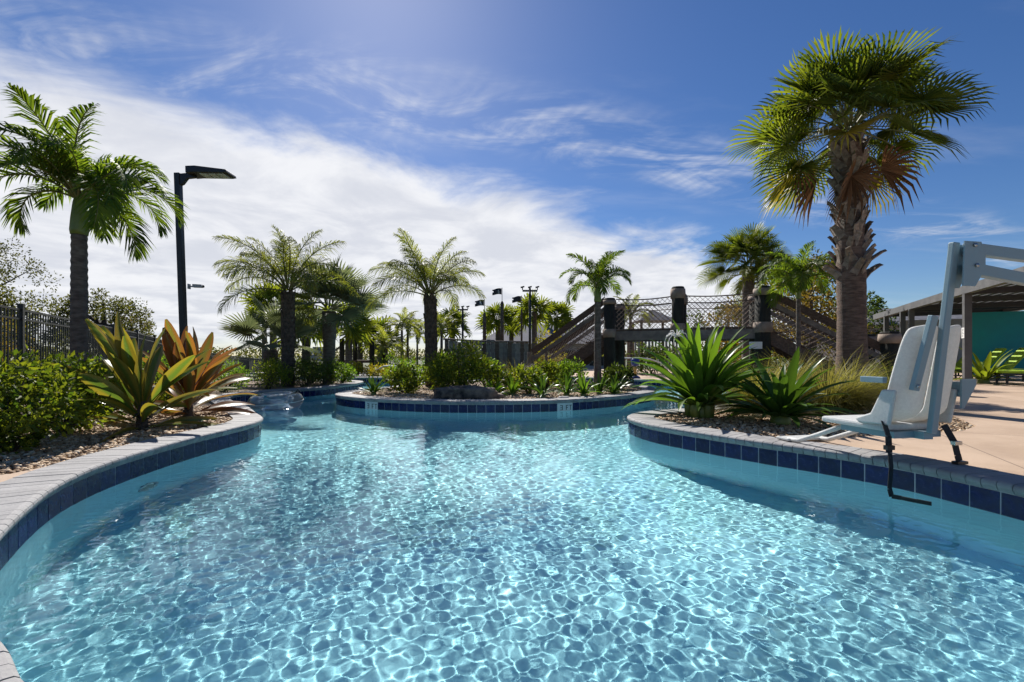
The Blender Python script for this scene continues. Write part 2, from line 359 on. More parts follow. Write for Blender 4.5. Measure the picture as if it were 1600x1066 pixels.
# ------------------------------------------------------------------ the pool's outlines (metres, water level z = 0)
def closed_spline(pts, step=0.02):
    P = np.array(pts, float); n = len(P); out = []
    for i in range(n):
        p0, p1, p2, p3 = P[i-1], P[i], P[(i+1) % n], P[(i+2) % n]
        k = max(4, int(np.linalg.norm(p2-p1)/0.02))
        for j in range(k):
            t = j/k
            out.append(0.5*((2*p1)+(-p0+p2)*t+(2*p0-5*p1+4*p2-p3)*t*t+(-p0+3*p1-3*p2+p3)*t**3))
    Q = np.array(out+[out[0]]); s = np.concatenate([[0], np.cumsum(np.linalg.norm(np.diff(Q, axis=0), axis=1))])
    m = int(s[-1]/step); u = np.linspace(0, s[-1], m, endpoint=False)
    return np.stack([np.interp(u, s, Q[:, 0]), np.interp(u, s, Q[:, 1])], -1), s[-1]
OUTER = [(0, .70), (-.6, .78), (-1.12, 1.02), (-1.3, 1.14), (-1.7, 1.4), (-2.05, 1.75), (-2.28, 2.03), (-2.64, 2.57), (-2.84, 3.06), (-2.93, 3.6), (-2.95, 4.2), (-2.92, 4.7), (-2.92, 5.1),
         (-3.04, 5.5), (-3.38, 5.97), (-3.95, 6.75), (-4.6, 7.5), (-5.05, 8.1), (-5.4, 8.9), (-5.3, 9.6), (-4.9, 10.2), (-4.5, 10.9), (-4.3, 12.0), (-4.3, 13.0),
         (-4.6, 13.7), (-5.4, 14.1), (-7, 14.1), (-8.2, 14.3), (-8.5, 14.9), (-8, 15.5), (-6, 15.8), (-4.3, 15.9), (-2.5, 16.2), (0, 16.7), (2, 16.2), (3.3, 15.2),
         (4.3, 14.2), (5.2, 13.6), (5.6, 12.5), (5.4, 11.2), (4.9, 9.8), (4.3, 8.4), (3.5, 7.2), (2.6, 6.55), (1.85, 6.15), (1.5, 5.75), (1.44, 5.4), (1.55, 4.95),
         (1.77, 4.58), (2.13, 4.07), (2.51, 3.61), (2.75, 3.25), (2.88, 2.85), (2.95, 2.5), (3.0, 1.9), (2.7, 1.3), (1.8, .85), (.9, .70)]
ISLE = [(-3.25, 8.62), (-2.62, 8.1), (-1.75, 7.7), (-.82, 7.52), (.28, 7.6), (1.0, 7.83), (1.9, 8.42), (2.45, 8.9), (3.05, 9.75), (3.35, 11.0), (3.2, 12.3), (2.2, 13.6),
        (.8, 14.5), (-1, 14.0), (-2.4, 12.8), (-2.9, 11.3), (-3.45, 9.9), (-3.52, 9.2)]
outer, outer_len = closed_spline(OUTER)
isle, isle_len = closed_spline(ISLE)
def normals(L, sign):
    T = np.roll(L, -1, 0)-np.roll(L, 1, 0); T /= np.linalg.norm(T, axis=1)[:, None]
    return sign*np.stack([-T[:, 1], T[:, 0]], -1)
def area(L): return 0.5*np.sum(L[:, 0]*np.roll(L[:, 1], -1)-np.roll(L[:, 0], -1)*L[:, 1])
outer_n = normals(outer, -1 if area(outer) > 0 else 1)      # both point away from the water
isle_n = normals(isle, 1 if area(isle) > 0 else -1)
def inside(L, X, Y):
    r = np.zeros(X.shape, bool); j = len(L)-1
    for i in range(len(L)):
        (xi, yi), (xj, yj) = L[i], L[j]
        if yi != yj:
            r ^= ((yi > Y) != (yj > Y)) & (X < (xj-xi)*(Y-yi)/(yj-yi)+xi)
        j = i
    return r
def in_frame(x, y, z, pad=0.02):
    if y < 0.3: return False
    u = 0.4444*x/y; v = 0.4444*(z-.94)/y-0.0144
    return abs(u) < 0.5+pad and abs(v) < 0.333+pad

COPE_Z, DECK_Z, BED_Z = 0.195, 0.187, 0.160
def wall_sheet(name, L, z0, z1, mt, off):
    k = 4; P = L[::k]; n = len(P)
    nn = (outer_n if L is outer else isle_n)[::k]; P = P+nn*off
    V = [(x, y, z0) for x, y in P]+[(x, y, z1) for x, y in P]
    F = [(i, (i+1) % n, n+(i+1) % n, n+i) for i in range(n)]
    o = link(name, np_mesh(name, V, F, mt, True)); prop(o, kind='structure'); o.cycles.is_caustics_receiver = True
    return o
pool_floor = MB().box(-9.5, 7, .1, 17.6, -1.0, -.9).build('pool_floor', M['plaster']); prop(pool_floor, kind='structure'); pool_floor.cycles.is_caustics_receiver = True
wall_o = wall_sheet('pool_wall', outer, -.95, -.02, M['plaster'], 0.0)
wall_i = wall_sheet('pool_wall', isle, -.95, -.02, M['plaster'], 0.0)
band_o = wall_sheet('waterline_band', outer, -.03, .135, M['grout'], -0.0020)
band_i = wall_sheet('waterline_band', isle, -.03, .135, M['grout'], -0.0020)

# waterline tiles: one navy tile each where the photo shows them singly, the far ones joined
tile_me = MB().box(-.0722, .0722, -.006, .006, -.022, .128).mesh('tile', M['tile'])
tile_w_me = MB().box(-.0722, .0722, -.006, .006, -.022, .128).mesh('tile', M['tile_white'])
def run_pieces(L, N, ln, pitch):
    n = int(round(ln/pitch)); return np.arange(n)*len(L)/n, len(L)/n
def on_loop(L, N, f):
    a = int(f) % len(L); b = (a+1) % len(L); t = f-int(f); m = N[a]*(1-t)+N[b]*t
    return L[a]*(1-t)+L[b]*t, m/np.linalg.norm(m)
def glyph(mb, ch, x, h=.085, w=.05, t=.014, z0=.012):
    bars = {'3': [(0, 1, .86, 1), (0, 1, .43, .57), (0, 1, 0, .14), (.72, 1, 0, 1)],
            'F': [(0, .28, 0, 1), (0, 1, .86, 1), (0, .8, .43, .57)],
            'T': [(.36, .64, 0, 1), (0, 1, .86, 1)]}[ch]
    for i, (a, b, c, d) in enumerate(bars):
        e = .0004*i
        mb.box(x+a*w, x+b*w, .0062, .0074+e, z0+c*h, z0+d*h)
def tiles(L, N, ln, band, marks):
    idx, _ = run_pieces(L, N, ln, .152); far = MB(); cnt = 0
    for q, i in enumerate(idx):
        p, nn = on_loop(L, N, i); fx, fy = -nn                       # faces the water
        a = math.atan2(fy, fx)-math.pi/2
        vis = in_frame(p[0], p[1], .05, .03) and (np.dot(p, -nn) < 0.4*abs(np.linalg.norm(p))) and p[1] < 9.6
        mk = marks.get(q)
        if mk:
            o = link('depth_marker_tile', tile_w_me, band, (*p, 0), (0, 0, a)); o['label'] = 'white tile with black depth lettering'
            g = MB()
            if mk == 'FT': glyph(g, 'F', -.060); glyph(g, 'T', .008)
            else: glyph(g, '3', -.022)
            g.v = [(-x, y, z) for x, y, z in g.v]; g.f = [f[::-1] for f in g.f]
            g.build('letter', M['ink'], o)
        elif vis and cnt < 296:
            link('tile', tile_me, band, (*p, random.uniform(-.0012, .0012)), (random.uniform(-.008, .008), 0, a+random.uniform(-.006, .006))); cnt += 1
        else:
            c, s = math.cos(a), math.sin(a)
            far.quadbox([(p[0]+x*c-y*s, p[1]+x*s+y*c, z) for z in (-.022, .128) for x, y in ((-.0722, -.006), (.0722, -.006), (.0722, .006), (-.0722, .006))])
    o = far.build('far_tile', M['tile'], band); o['kind'] = 'stuff'
random.seed(3)
def nearest_tile(L, N, ln, x, y):
    idx, _ = run_pieces(L, N, ln, .152); return int(np.argmin(np.linalg.norm(L[idx.astype(int)]-np.array((x, y)), axis=1)))
qa = nearest_tile(isle, isle_n, isle_len, .80, 7.75); qb = nearest_tile(isle, isle_n, isle_len, -2.55, 8.06)
ccw = 1 if isle[5][0] > isle[0][0] else -1
marks_i = {qa: '3', qa+1: 'FT', qb: '3', qb+1: 'FT'}
qc = nearest_tile(outer, outer_n, outer_len, -4.38, 11.3)
tiles(outer, outer_n, outer_len, band_o, {})
tiles(isle, isle_n, isle_len, band_i, marks_i)

# coping bricks with a rounded nose over the water
def coping_profile():
    pr = [(.285, .0), (.285, .062), (.0, .062)]
    for k in range(1, 6):
        a = math.pi/2*(k/5)*1.6; pr.append((-.005-.026*math.sin(min(a, math.pi)), .036+.026*math.cos(a)))
    pr.append((-.012, .0)); return pr
PROF = coping_profile()
def coping(L, N, ln, name):
    root = link(name, None); root.empty_display_size = .1
    bed = MB(); k = 5; P, NN = L[::k], N[::k]; n = len(P)
    V = [(p[0]+m[0]*o, p[1]+m[1]*o, z) for o, z in ((.004, .130), (.004, .178), (.28, .178), (.28, .10)) for p, m in zip(P, NN)]
    F = [(r*n+i, r*n+(i+1) % n, (r+1)*n+(i+1) % n, (r+1)*n+i) for r in range(3) for i in range(n)]
    link('mortar', np_mesh('mortar', V, F, M['grout']), root)
    idx, st = run_pieces(L, N, ln, .0775); far = MB(); cnt = 0; T = len(L)
    for i in idx:
        i0 = (i+st*.03) ; i1 = (i+st*.97)
        ends = []
        for f in (i0, i1):
            a = int(f) % T; b = (a+1) % T; t = f-int(f)
            p = L[a]*(1-t)+L[b]*t; m = N[a]*(1-t)+N[b]*t; ends.append((p, m/np.linalg.norm(m)))
        dz = random.uniform(-.0015, .0015)
        mb = MB(); c = len(PROF)
        for p, m in ends:
            for o, z in PROF: mb.v.append((p[0]+m[0]*o, p[1]+m[1]*o, z+COPE_Z-.062+dz))
        mb.f = [tuple(range(c)), tuple(range(2*c-1, c-1, -1))]+[(j, c+j, c+(j+1) % c, (j+1) % c) for j in range(c)]
        mb.m = [0]*len(mb.f)
        p = ends[0][0]
        if in_frame(p[0], p[1], .19, .03) and p[1] < 9.0 and cnt < 298:
            mb.build('coping_brick', M['coping'], root); cnt += 1
        else:
            b = len(far.v); far.v += mb.v; far.f += [tuple(b+x for x in f) for f in mb.f]; far.m += mb.m
    o = far.build('far_coping', M['coping'], root); o['kind'] = 'stuff'
    prop(root, kind='structure')
coping(outer, outer_n, outer_len, 'pool_coping')
coping(isle, isle_n, isle_len, 'island_coping')

# ------------------------------------------------------------------ ground, deck, planting beds
def ground_z(x, y):
    s = min(max((y-0.45*x-24)/26, 0), 1); s = s*s*(3-2*s)
    return 0.11-1.25*s
def build_ground():
    lo = outer[::10]+outer_n[::10]*.12
    li = isle[::10]+isle_n[::10]*.12
    pts = [tuple(p) for p in lo]+[tuple(p) for p in li]; n1, n2 = len(lo), len(li)
    edges = [(i, (i+1) % n1) for i in range(n1)]+[(n1+i, n1+(i+1) % n2) for i in range(n2)]
    g = np.array([(x, y) for x in np.arange(-40, 41, 2.0) for y in np.arange(-12, 62, 2.0)])
    keep = ~inside(np.vstack([outer+outer_n*.5]), g[:, 0], g[:, 1])
    pts += [tuple(p) for p in g[keep]]
    for r in (90, 160, 300, 700, 1800, 4500):
        pts += [(r*math.cos(a), 20+r*math.sin(a)) for a in np.linspace(0, 2*math.pi, 40, endpoint=False)]
    V, _, Fc, *_ = delaunay_2d_cdt([Vector(p) for p in pts], edges, [], 0, 1e-4)
    V = np.array([tuple(v) for v in V]); Fc = np.array([tuple(f) for f in Fc])
    c = V[Fc].mean(1); ok = ~inside(lo, c[:, 0], c[:, 1]) | inside(li, c[:, 0], c[:, 1])
    o = link('ground', np_mesh('ground', [(x, y, ground_z(x, y)) for x, y in V], Fc[ok], M['ground'], True)); prop(o, kind='structure')
build_ground()
def loop_part(L, N, a, b, off):
    """stretch of an outline between the points nearest a and b, pushed off to the dry side; shorter way round"""
    ia = int(np.argmin(np.linalg.norm(L-np.array(a), axis=1))); ib = int(np.argmin(np.linalg.norm(L-np.array(b), axis=1)))
    n = len(L); fw = (ib-ia) % n
    ids = [(ia+k) % n for k in range(0, fw+1, 6)] if fw <= n-fw else [(ia-k) % n for k in range(0, n-fw+1, 6)]
    return [tuple(L[i]+N[i]*off) for i in ids]
def slab(name, pts, z, t, mt):
    tri = tessellate_polygon([[Vector((x, y, 0)) for x, y in pts]])
    n = len(pts); V = [(x, y, z) for x, y in pts]+[(x, y, z-t) for x, y in pts]
    me = bpy.data.meshes.new(name)
    me.from_pydata(V, [], [tuple(f) for f in tri]+[(i, (i+1) % n, n+(i+1) % n, n+i) for i in range(n)])
    bm = bmesh.new(); bm.from_mesh(me); bmesh.ops.recalc_face_normals(bm, faces=bm.faces)
    if sum(f.normal.z for f in bm.faces) < 0: bmesh.ops.reverse_faces(bm, faces=bm.faces)
    bm.to_mesh(me); bm.free(); me.materials.append(mt)
    return prop(link(name, me), kind='structure')
RB_EDGE = [(2.66, 4.02), (3.1, 4.2), (3.65, 4.35), (4.5, 4.55), (5.0, 4.9), (5.4, 5.5), (6.0, 6.5), (7.0, 8.2), (8.6, 10.6), (9.2, 13.5)]
LB_EDGE = [(-3.14, 3.3), (-3.2, 2.9), (-3.6, 2.7), (-6.2, 3.2)]
near_a = [p for p in loop_part(outer, outer_n, (2.44, 3.72), (.9, .70), .27)]
near_b = [p for p in loop_part(outer, outer_n, (.9, .70), (-2.87, 3.2), .27)]
slab('pool_deck', near_a+near_b[1:]+LB_EDGE+[(-9, -7), (45, -7), (45, 40), (24, 40), (12, 21)]+RB_EDGE[::-1], DECK_Z, .07, M['deck'])
right_bed = RB_EDGE+[(6.6, 13.6)]+loop_part(outer, outer_n, (5.45, 12.9), (1.44, 5.4), .262)+loop_part(outer, outer_n, (1.45, 5.3), (2.44, 3.72), .262)
left_bed = LB_EDGE+[(-9, 10), (-12, 17), (-9.4, 16.6)]+loop_part(outer, outer_n, (-8.4, 15.1), (-4.3, 12.0), .262)+loop_part(outer, outer_n, (-4.3, 11.9), (-2.87, 3.2), .262)
isle_bed = [tuple(p) for p in (isle+isle_n*.262)[::6]]
slab('planting_bed', right_bed, BED_Z, .06, M['soil'])
slab('planting_bed', left_bed, BED_Z, .06, M['soil'])
slab('planting_bed', isle_bed, BED_Z, .06, M['soil'])
slab('splash_deck', loop_part(outer, outer_n, (1.0, 16.6), (5.3, 13.5), .27)+[(7.2, 14.5), (10.5, 19), (9, 27), (1, 25), (0.4, 19)], DECK_Z-.02, .07, M['deck'])
slab('garden_path', [(-12.6, 21.5), (-6.2, 17.8), (-4.4, 18.4), (-9.0, 23.5)], .145, .05, M['wall_pale'])

def icos():
    t = (1+5**.5)/2
    v = np.array([(-1, t, 0), (1, t, 0), (-1, -t, 0), (1, -t, 0), (0, -1, t), (0, 1, t), (0, -1, -t), (0, 1, -t), (t, 0, -1), (t, 0, 1), (-t, 0, -1), (-t, 0, 1)])/math.sqrt(1+t*t)
    f = np.array([(0, 11, 5), (0, 5, 1), (0, 1, 7), (0, 7, 10), (0, 10, 11), (1, 5, 9), (5, 11, 4), (11, 10, 2), (10, 7, 6), (7, 1, 8), (3, 9, 4), (3, 4, 2), (3, 2, 6), (3, 6, 8), (3, 8, 9), (4, 9, 5), (2, 4, 11), (6, 2, 10), (8, 6, 7), (9, 8, 1)])
    return v, f
def pebbles(poly, box, n, size, seed, name='pebble_gravel'):
    rg = np.random.default_rng(seed); L = np.array(poly)
    P = rg.uniform((box[0], box[2]), (box[1], box[3]), (n, 2)); P = P[inside(L, P[:, 0], P[:, 1])]; k = len(P)
    v, f = icos(); S = size*rg.uniform(.55, 1.35, (k, 1))*np.stack([rg.uniform(.9, 1.5, k), rg.uniform(.7, 1.1, k), rg.uniform(.45, .75, k)], -1)
    a = rg.uniform(0, 2*math.pi, k); tl = rg.normal(0, .25, k)
    Q = v[None]*S[:, None, :]; Q = Q*(1+rg.normal(0, .09, (k, 12, 1)))
    x = Q[..., 0]*np.cos(tl)[:, None]-Q[..., 2]*np.sin(tl)[:, None]; z = Q[..., 0]*np.sin(tl)[:, None]+Q[..., 2]*np.cos(tl)[:, None]; y = Q[..., 1]
    X = x*np.cos(a)[:, None]-y*np.sin(a)[:, None]+P[:, :1]; Yy = x*np.sin(a)[:, None]+y*np.cos(a)[:, None]+P[:, 1:2]
    Z = z+BED_Z+size*.35+rg.uniform(0, .012, (k, 1))
    V = np.stack([X, Yy, Z], -1).reshape(-1, 3); F = (f[None]+12*np.arange(k)[:, None, None]).reshape(-1, 3)
    prop(link(name, np_mesh(name, V, F, M['pebble'], True)), 'loose tan and brown river pebbles covering the planting bed', 'gravel', kind='stuff')
pebbles(left_bed, (-5.6, -2.9, 2.6, 6.9), 15000, .017, 1)
pebbles(right_bed, (1.6, 6.6, 4.0, 8.0), 17000, .017, 2)
pebbles(isle_bed, (-3.4, 3.2, 7.6, 11.2), 16000, .021, 5)

# ------------------------------------------------------------------ water with real ripples (the sun through them draws the caustics)
def build_water():
    rg = np.random.default_rng(11)
    xs = np.concatenate([np.arange(-8.8, -3.4, .035), np.arange(-3.4, 3.1, .0096), np.arange(3.1, 5.9, .035)])
    ys = [.6]
    while ys[-1] < 16.9: ys.append(ys[-1]+max(.0096, .0096*ys[-1]/3.9))
    ys = np.array(ys)
    X, Y = np.meshgrid(xs, ys)
    lim = np.maximum(np.gradient(xs)[None, :]*np.ones_like(X), np.gradient(ys)[:, None]*np.ones_like(X))
    Z = np.zeros_like(X)
    for i in range(80):
        lam = math.exp(rg.uniform(math.log(.042), math.log(.104))) if i < 60 else math.exp(rg.uniform(math.log(.13), math.log(.6)))
        a = rg.uniform(0, 2*math.pi); k = 2*math.pi/lam
        s = .0056 if i < 60 else .0038
        ph = rg.uniform(0, 6.28)
        fade = np.clip((lam/lim-3.2)/2.0, 0, 1)
        # ripples bend a little so that no crest runs straight across the pool
        wx = X+.05*np.sin(1.7*Y+i)+.03*np.sin(4.1*X+2*i); wy = Y+.05*np.sin(1.5*X+2*i)+.03*np.sin(3.7*Y+i)
        Z += fade*s/k*np.sin(k*(wx*math.cos(a)+wy*math.sin(a))+ph)
    Z *= (.86+.30*np.sin(.9*X+.6)*np.sin(.8*Y+1.0)+.16*np.sin(2.3*X-1.1*Y)*np.sin(1.9*Y+.7*X))
    idx = np.arange(X.size).reshape(X.shape)
    cx = (X[:-1, :-1]+X[1:, 1:])/2; cy = (Y[:-1, :-1]+Y[1:, 1:])/2
    ok = inside((outer+outer_n*.045)[::3], cx, cy) & ~inside((isle+isle_n*.045)[::3], cx, cy)
    F = np.stack([idx[:-1, :-1], idx[:-1, 1:], idx[1:, 1:], idx[1:, :-1]], -1)[ok]
    used = np.unique(F); mp = np.zeros(X.size, np.int32); mp[used] = np.arange(len(used))
    V = np.stack([X.ravel(), Y.ravel(), Z.ravel()], -1)[used]
    o = link('pool_water', np_mesh('pool_water', V, mp[F], M['water'], True)); prop(o, kind='structure')
    o.cycles.is_caustics_caster = True
build_water()
# ------------------------------------------------------------------ leaves
def rot2(x, y, a): return x*math.cos(a)-y*math.sin(a), x*math.sin(a)+y*math.cos(a)
def frond_mesh(name, L, elev, droop, pairs, ll, wd, seed, mats, s0=.16, vlift=.35, ldroop=.5, bare=0.0, plume=.25):
    """feather leaf growing along +X: arching midrib and two rows of narrow leaflets"""
    rg = random.Random(seed); mb = MB(); n = 14; pts = []; tan = []
    x = z = 0.0
    for i in range(n+1):
        s = i/n; th = elev-droop*(s**1.35)
        pts.append(Vector((x, 0, z))); tan.append(Vector((math.cos(th), 0, math.sin(th))))
        x += L/n*math.cos(th); z += L/n*math.sin(th)
    mb.tube(pts, [.018*L/1.6*(1-.85*i/n)+.002 for i in range(n+1)], 5, 1)
    def at(s):
        f = s*n; i = min(int(f), n-1); t = f-i
        return pts[i].lerp(pts[i+1], t), tan[i].lerp(tan[min(i+1, n)], t).normalized()
    for k in range(pairs):
        s = s0+(1-s0)*(k+.5)/pairs
        for sd in (-1, 1):
            if rg.random() < bare: continue
            p, t = at(min(s+rg.uniform(-.006, .006), .999)); nrm = Vector((-t.z, 0, t.x))
            a = R(68-38*s+rg.uniform(-7, 7)); lf = vlift+rg.uniform(-plume, plume)
            d = (t*math.cos(a)+Vector((0, sd, 0))*math.sin(a)*math.cos(lf)+nrm*math.sin(a)*math.sin(lf)).normalized()
            le = ll*(math.sin(math.pi*min(1, .18+.82*((s-s0)/(1-s0))))**.6)*rg.uniform(.85, 1.1)
            le = max(le, .25*ll); w = wd*rg.uniform(.8, 1.15)
            wv = (t-d*t.dot(d)).normalized()*w
            g = Vector((0, 0, -1)); q1 = p+d*le*.5+g*le*.08*ldroop; q2 = p+d*le*(1-.25*ldroop)+g*le*(.45*ldroop+rg.uniform(0, .12))
            b = len(mb.v); mb.v += [tuple(p-wv*.3), tuple(p+wv*.3), tuple(q1-wv*.5), tuple(q1+wv*.5), tuple(q2)]
            mb.f += [(b, b+1, b+3, b+2), (b+2, b+3, b+4)]; mb.m += [0, 0]
    return mb.mesh(name, mats)
def fan_mesh(name, pet, Rr, elev, seed, mats, nseg=34, span=R(150), split=.45, droop=.35, fold=.35, w=1.0):
    """fan leaf on a stalk along +X at the given elevation"""
    rg = random.Random(seed); mb = MB()
    ce, se = math.cos(elev), math.sin(elev)
    bend = .25*pet
    pp = [(pet*t*ce, 0, pet*t*se-bend*t*t) for t in (0, .35, .7, 1)]
    mb.tube(pp, [.02*Rr, .015*Rr, .012*Rr, .010*Rr], 5, 1)
    c0 = Vector(pp[-1]); e2 = elev-.45; X = Vector((math.cos(e2), 0, math.sin(e2))); Y = Vector((0, 1, 0)); Z = X.cross(Y)
    da = 2*span/nseg; g = Vector((0, 0, -1))
    for i in range(nseg):
        a = -span+da*(i+.5); rr = Rr*(1-.28*abs(a)/span)*rg.uniform(.92, 1.06)
        def q(aa, r, zz): return c0+X*(math.cos(aa)*r)+Y*(math.sin(aa)*r*math.cos(fold))+Z*(abs(math.sin(aa))*r*math.sin(fold)+zz)
        sp = split*rg.uniform(.85, 1.1); l, rgt = q(a-da*.5*w, rr*sp, .0), q(a+da*.5*w, rr*sp, .0); md = q(a, rr*sp, .035*Rr)
        k2 = q(a, rr*.78, .01)+g*rr*droop*.10; sl_, sr_ = q(a-da*.20, rr*.78, 0)+g*rr*droop*.10, q(a+da*.20, rr*.78, 0)+g*rr*droop*.10
        tip = q(a+rg.uniform(-.03, .03), rr*.97, 0)+g*rr*droop*rg.uniform(.2, .5)
        b = len(mb.v); mb.v += [tuple(x) for x in (c0, l, md, rgt, sl_, sr_, tip)]
        mb.f += [(b, b+1, b+2), (b, b+2, b+3), (b+1, b+4, b+5, b+2), (b+2, b+5, b+3), (b+4, b+6, b+5)]; mb.m += [0]*5
    return mb.mesh(name, mats)
def strap_mesh(name, L, W, elev, droop, seed, mt, n=10, fold=.25, prof=None, wave=0.0, twist=0.0):
    """long strap leaf along +X, folded along its middle, with UVs (u across, v along)"""
    rg = random.Random(seed); V = []; F = []; UV = []; x = z = 0.0
    for i in range(n+1):
        s = i/n; th = elev-droop*s**1.6; w = W*(prof(s) if prof else (max(0, math.sin(math.pi*(s*.93+.07)**.75))**.7))/2
        nx, nz = -math.sin(th), math.cos(th); up = fold*w; tw = twist*s
        for j, u in enumerate((-1, -.5, 0, .5, 1)):
            h = abs(u)*up+wave*w*math.sin(9*s+u*2+seed)*abs(u); yy = u*w
            yy, h = yy*math.cos(tw)-h*math.sin(tw), yy*math.sin(tw)+h*math.cos(tw)
            V.append((x+nx*h, yy, z+nz*h)); UV.append(((u+1)/2, s))
        x += L/n*math.cos(th); z += L/n*math.sin(th)
    for i in range(n):
        for j in range(4): F.append((i*5+j, i*5+j+1, i*5+j+6, i*5+j+5))
    me = bpy.data.meshes.new(name); me.from_pydata(V, [], F); me.materials.append(mt)
    ul = me.uv_layers.new(name='UVMap')
    for lp in me.loops: ul.data[lp.index].uv = UV[lp.vertex_index]
    me.shade_smooth(); return me
def leaf_cloud(C, rad, per, size, seed, aspect=.5, flat=.35):
    """small folded leaves scattered round the clump centres C"""
    rg = np.random.default_rng(seed); C = np.asarray(C, float); n = len(C)*per
    rad = np.broadcast_to(np.asarray(rad, float), (len(C),))
    P = np.repeat(C, per, 0); r = np.repeat(rad, per)
    d = rg.normal(size=(n, 3)); d /= np.linalg.norm(d, axis=1)[:, None]
    P = P+d*(r*rg.uniform(0, 1, n)**.45)[:, None]
    ax = d+rg.normal(0, .7, (n, 3))+np.array((0, 0, flat)); ax /= np.linalg.norm(ax, axis=1)[:, None]
    s = np.cross(ax, rg.normal(size=(n, 3))); s /= np.linalg.norm(s, axis=1)[:, None]; u = np.cross(s, ax)
    L = (size*rg.uniform(.6, 1.3, n))[:, None]; W = L*aspect
    a = P; b = P+ax*L*.5-s*W*.5+u*W*.22; c = P+ax*L-u*L*.12; e = P+ax*L*.5+s*W*.5+u*W*.22
    V = np.stack([a, b, c, e], 1).reshape(-1, 3); k = 4*np.arange(n)[:, None]
    F = np.concatenate([k+np.array([[0, 1, 2]]), k+np.array([[0, 2, 3]])], 0)
    return V, F
def ellipsoid_centres(n, rx, ry, rz, zc, seed, shell=.55):
    rg = np.random.default_rng(seed); d = rg.normal(size=(n, 3)); d /= np.linalg.norm(d, axis=1)[:, None]
    r = shell+(1-shell)*rg.uniform(0, 1, (n, 1))**.5
    P = d*r*np.array((rx, ry, rz)); P[:, 2] += zc
    return P
def shrub(name, label, cat, loc, rx, rz, mt, clumps=26, per=46, size=.06, seed=0, group=None, aspect=.5, stems=9, ry=None):
    t = thing(name, label, cat, loc, group=group)
    C = ellipsoid_centres(clumps, rx*.82, (ry or rx)*.82, rz*.44, rz*.56, seed); C[:, 2] = np.maximum(C[:, 2], rz*.12)
    V, F = leaf_cloud(C, rx*.30, per, size, seed+1, aspect); V[:, 2] = np.maximum(V[:, 2], .01)
    link('foliage', np_mesh('foliage', V, F, mt), t)
    rg = random.Random(seed); mb = MB()
    for k in range(stems):
        c = C[rg.randrange(len(C))]; b = Vector((rg.uniform(-.1, .1)*rx, rg.uniform(-.1, .1)*rx, -.03))
        c = Vector(c); mb.tube([b, b.lerp(c, .5)+Vector((0, 0, .08*rz)), c], [.012+.01*rz, .008+.004*rz, .004], 4)
    mb.build('stem', M['bark'], t); return t

# ------------------------------------------------------------------ palms
def palm_trunk(mb, H, r0, r1, lean=(0, 0), rings=0, rough=0.0, seed=0, bulge=0.0, n=14, seg=None):
    rg = random.Random(seed); seg = seg or max(10, int(H/.09)); pts = []; rad = []
    for i in range(seg+1):
        s = i/seg; pts.append((lean[0]*s*s, lean[1]*s*s, H*s-.08*(1-s)))
        r = r0+(r1-r0)*s+bulge*math.exp(-(s*7)**2)
        if rings: r += (.006 if i % 2 else -.002)
        rad.append(r*(1+rg.uniform(-rough, rough)))
    return mb.tube(pts, rad, n)
FM = {}
def feather_set(key, L, pairs, ll, wd, mt, elevs, droops, **kw):
    FM[key] = [frond_mesh('frond', L, R(e), R(d), pairs, ll, wd, i*7+3, [mt, M['rachis']], **kw) for i, (e, d) in enumerate(zip(elevs, droops))]
def fan_set(key, pet, Rr, mt, elevs, **kw):
    FM[key] = [fan_mesh('fan_leaf', pet, Rr, R(e), i*5+2, [mt, M['rachis']], **{**kw, 'droop': kw.get('droop', .35)*(.4 if e > 45 else 1)}) for i, e in enumerate(elevs)]
def add_leaves(t, key, counts, top, seed, scale=1.0, nm='frond', lift=.0, spread=.05, az0=None, mats=None, roll=.35, pitch=.12):
    """counts[i] leaves of variant i set round the bud at golden-angle steps"""
    rg = random.Random(seed); a = rg.uniform(0, 6.28) if az0 is None else az0
    for i, c in enumerate(counts):
        for k in range(c):
            a += 2.39996+rg.uniform(-.2, .2); me = FM[key][i]
            o = link(nm, me, t, (top[0]+math.cos(a)*spread, top[1]+math.sin(a)*spread, top[2]+lift*(len(counts)-i)), (rg.uniform(-roll, roll), rg.uniform(-pitch, pitch), a), scale*rg.uniform(.86, 1.1))
feather_set('adonidia', 1.62, 56, .56, .030, M['palm_green'], (84, 70, 56, 42, 24), (80, 112, 132, 142, 130), vlift=.5, ldroop=.6, plume=.35)
feather_set('queen', 2.05, 84, .62, .017, M['palm_olive'], (82, 66, 50, 34, 14), (55, 74, 84, 88, 78), vlift=.25, ldroop=.8, plume=.7, s0=.2)
feather_set('small_feather', 1.25, 30, .40, .034, M['palm_olive'], (78, 58, 38, 18), (70, 95, 110, 110), vlift=.5, ldroop=.5)
fan_set('sabal', .82, .70, M['sabal'], (82, 58, 34, 10, -22), nseg=40, split=.17, droop=.6, fold=.34, w=.8)
fan_set('sabal_dead', .45, .55, M['dead'], (-25, -52, -72), droop=1.0, fold=.8, nseg=26)
fan_set('sabal_yellow', .75, .66, M['sabal_yellow'], (-2, -26), split=.26, nseg=40, droop=.7, fold=.35)
fan_set('bismarck', .95, .98, M['palm_silver'], (84, 62, 40, 16, -6), nseg=36, split=.42, droop=.2, fold=.14, span=R(150))
fan_set('sabal_far', .55, .75, M['sabal'], (75, 40, 5, -30), nseg=16, droop=.5, fold=.3, split=.4)

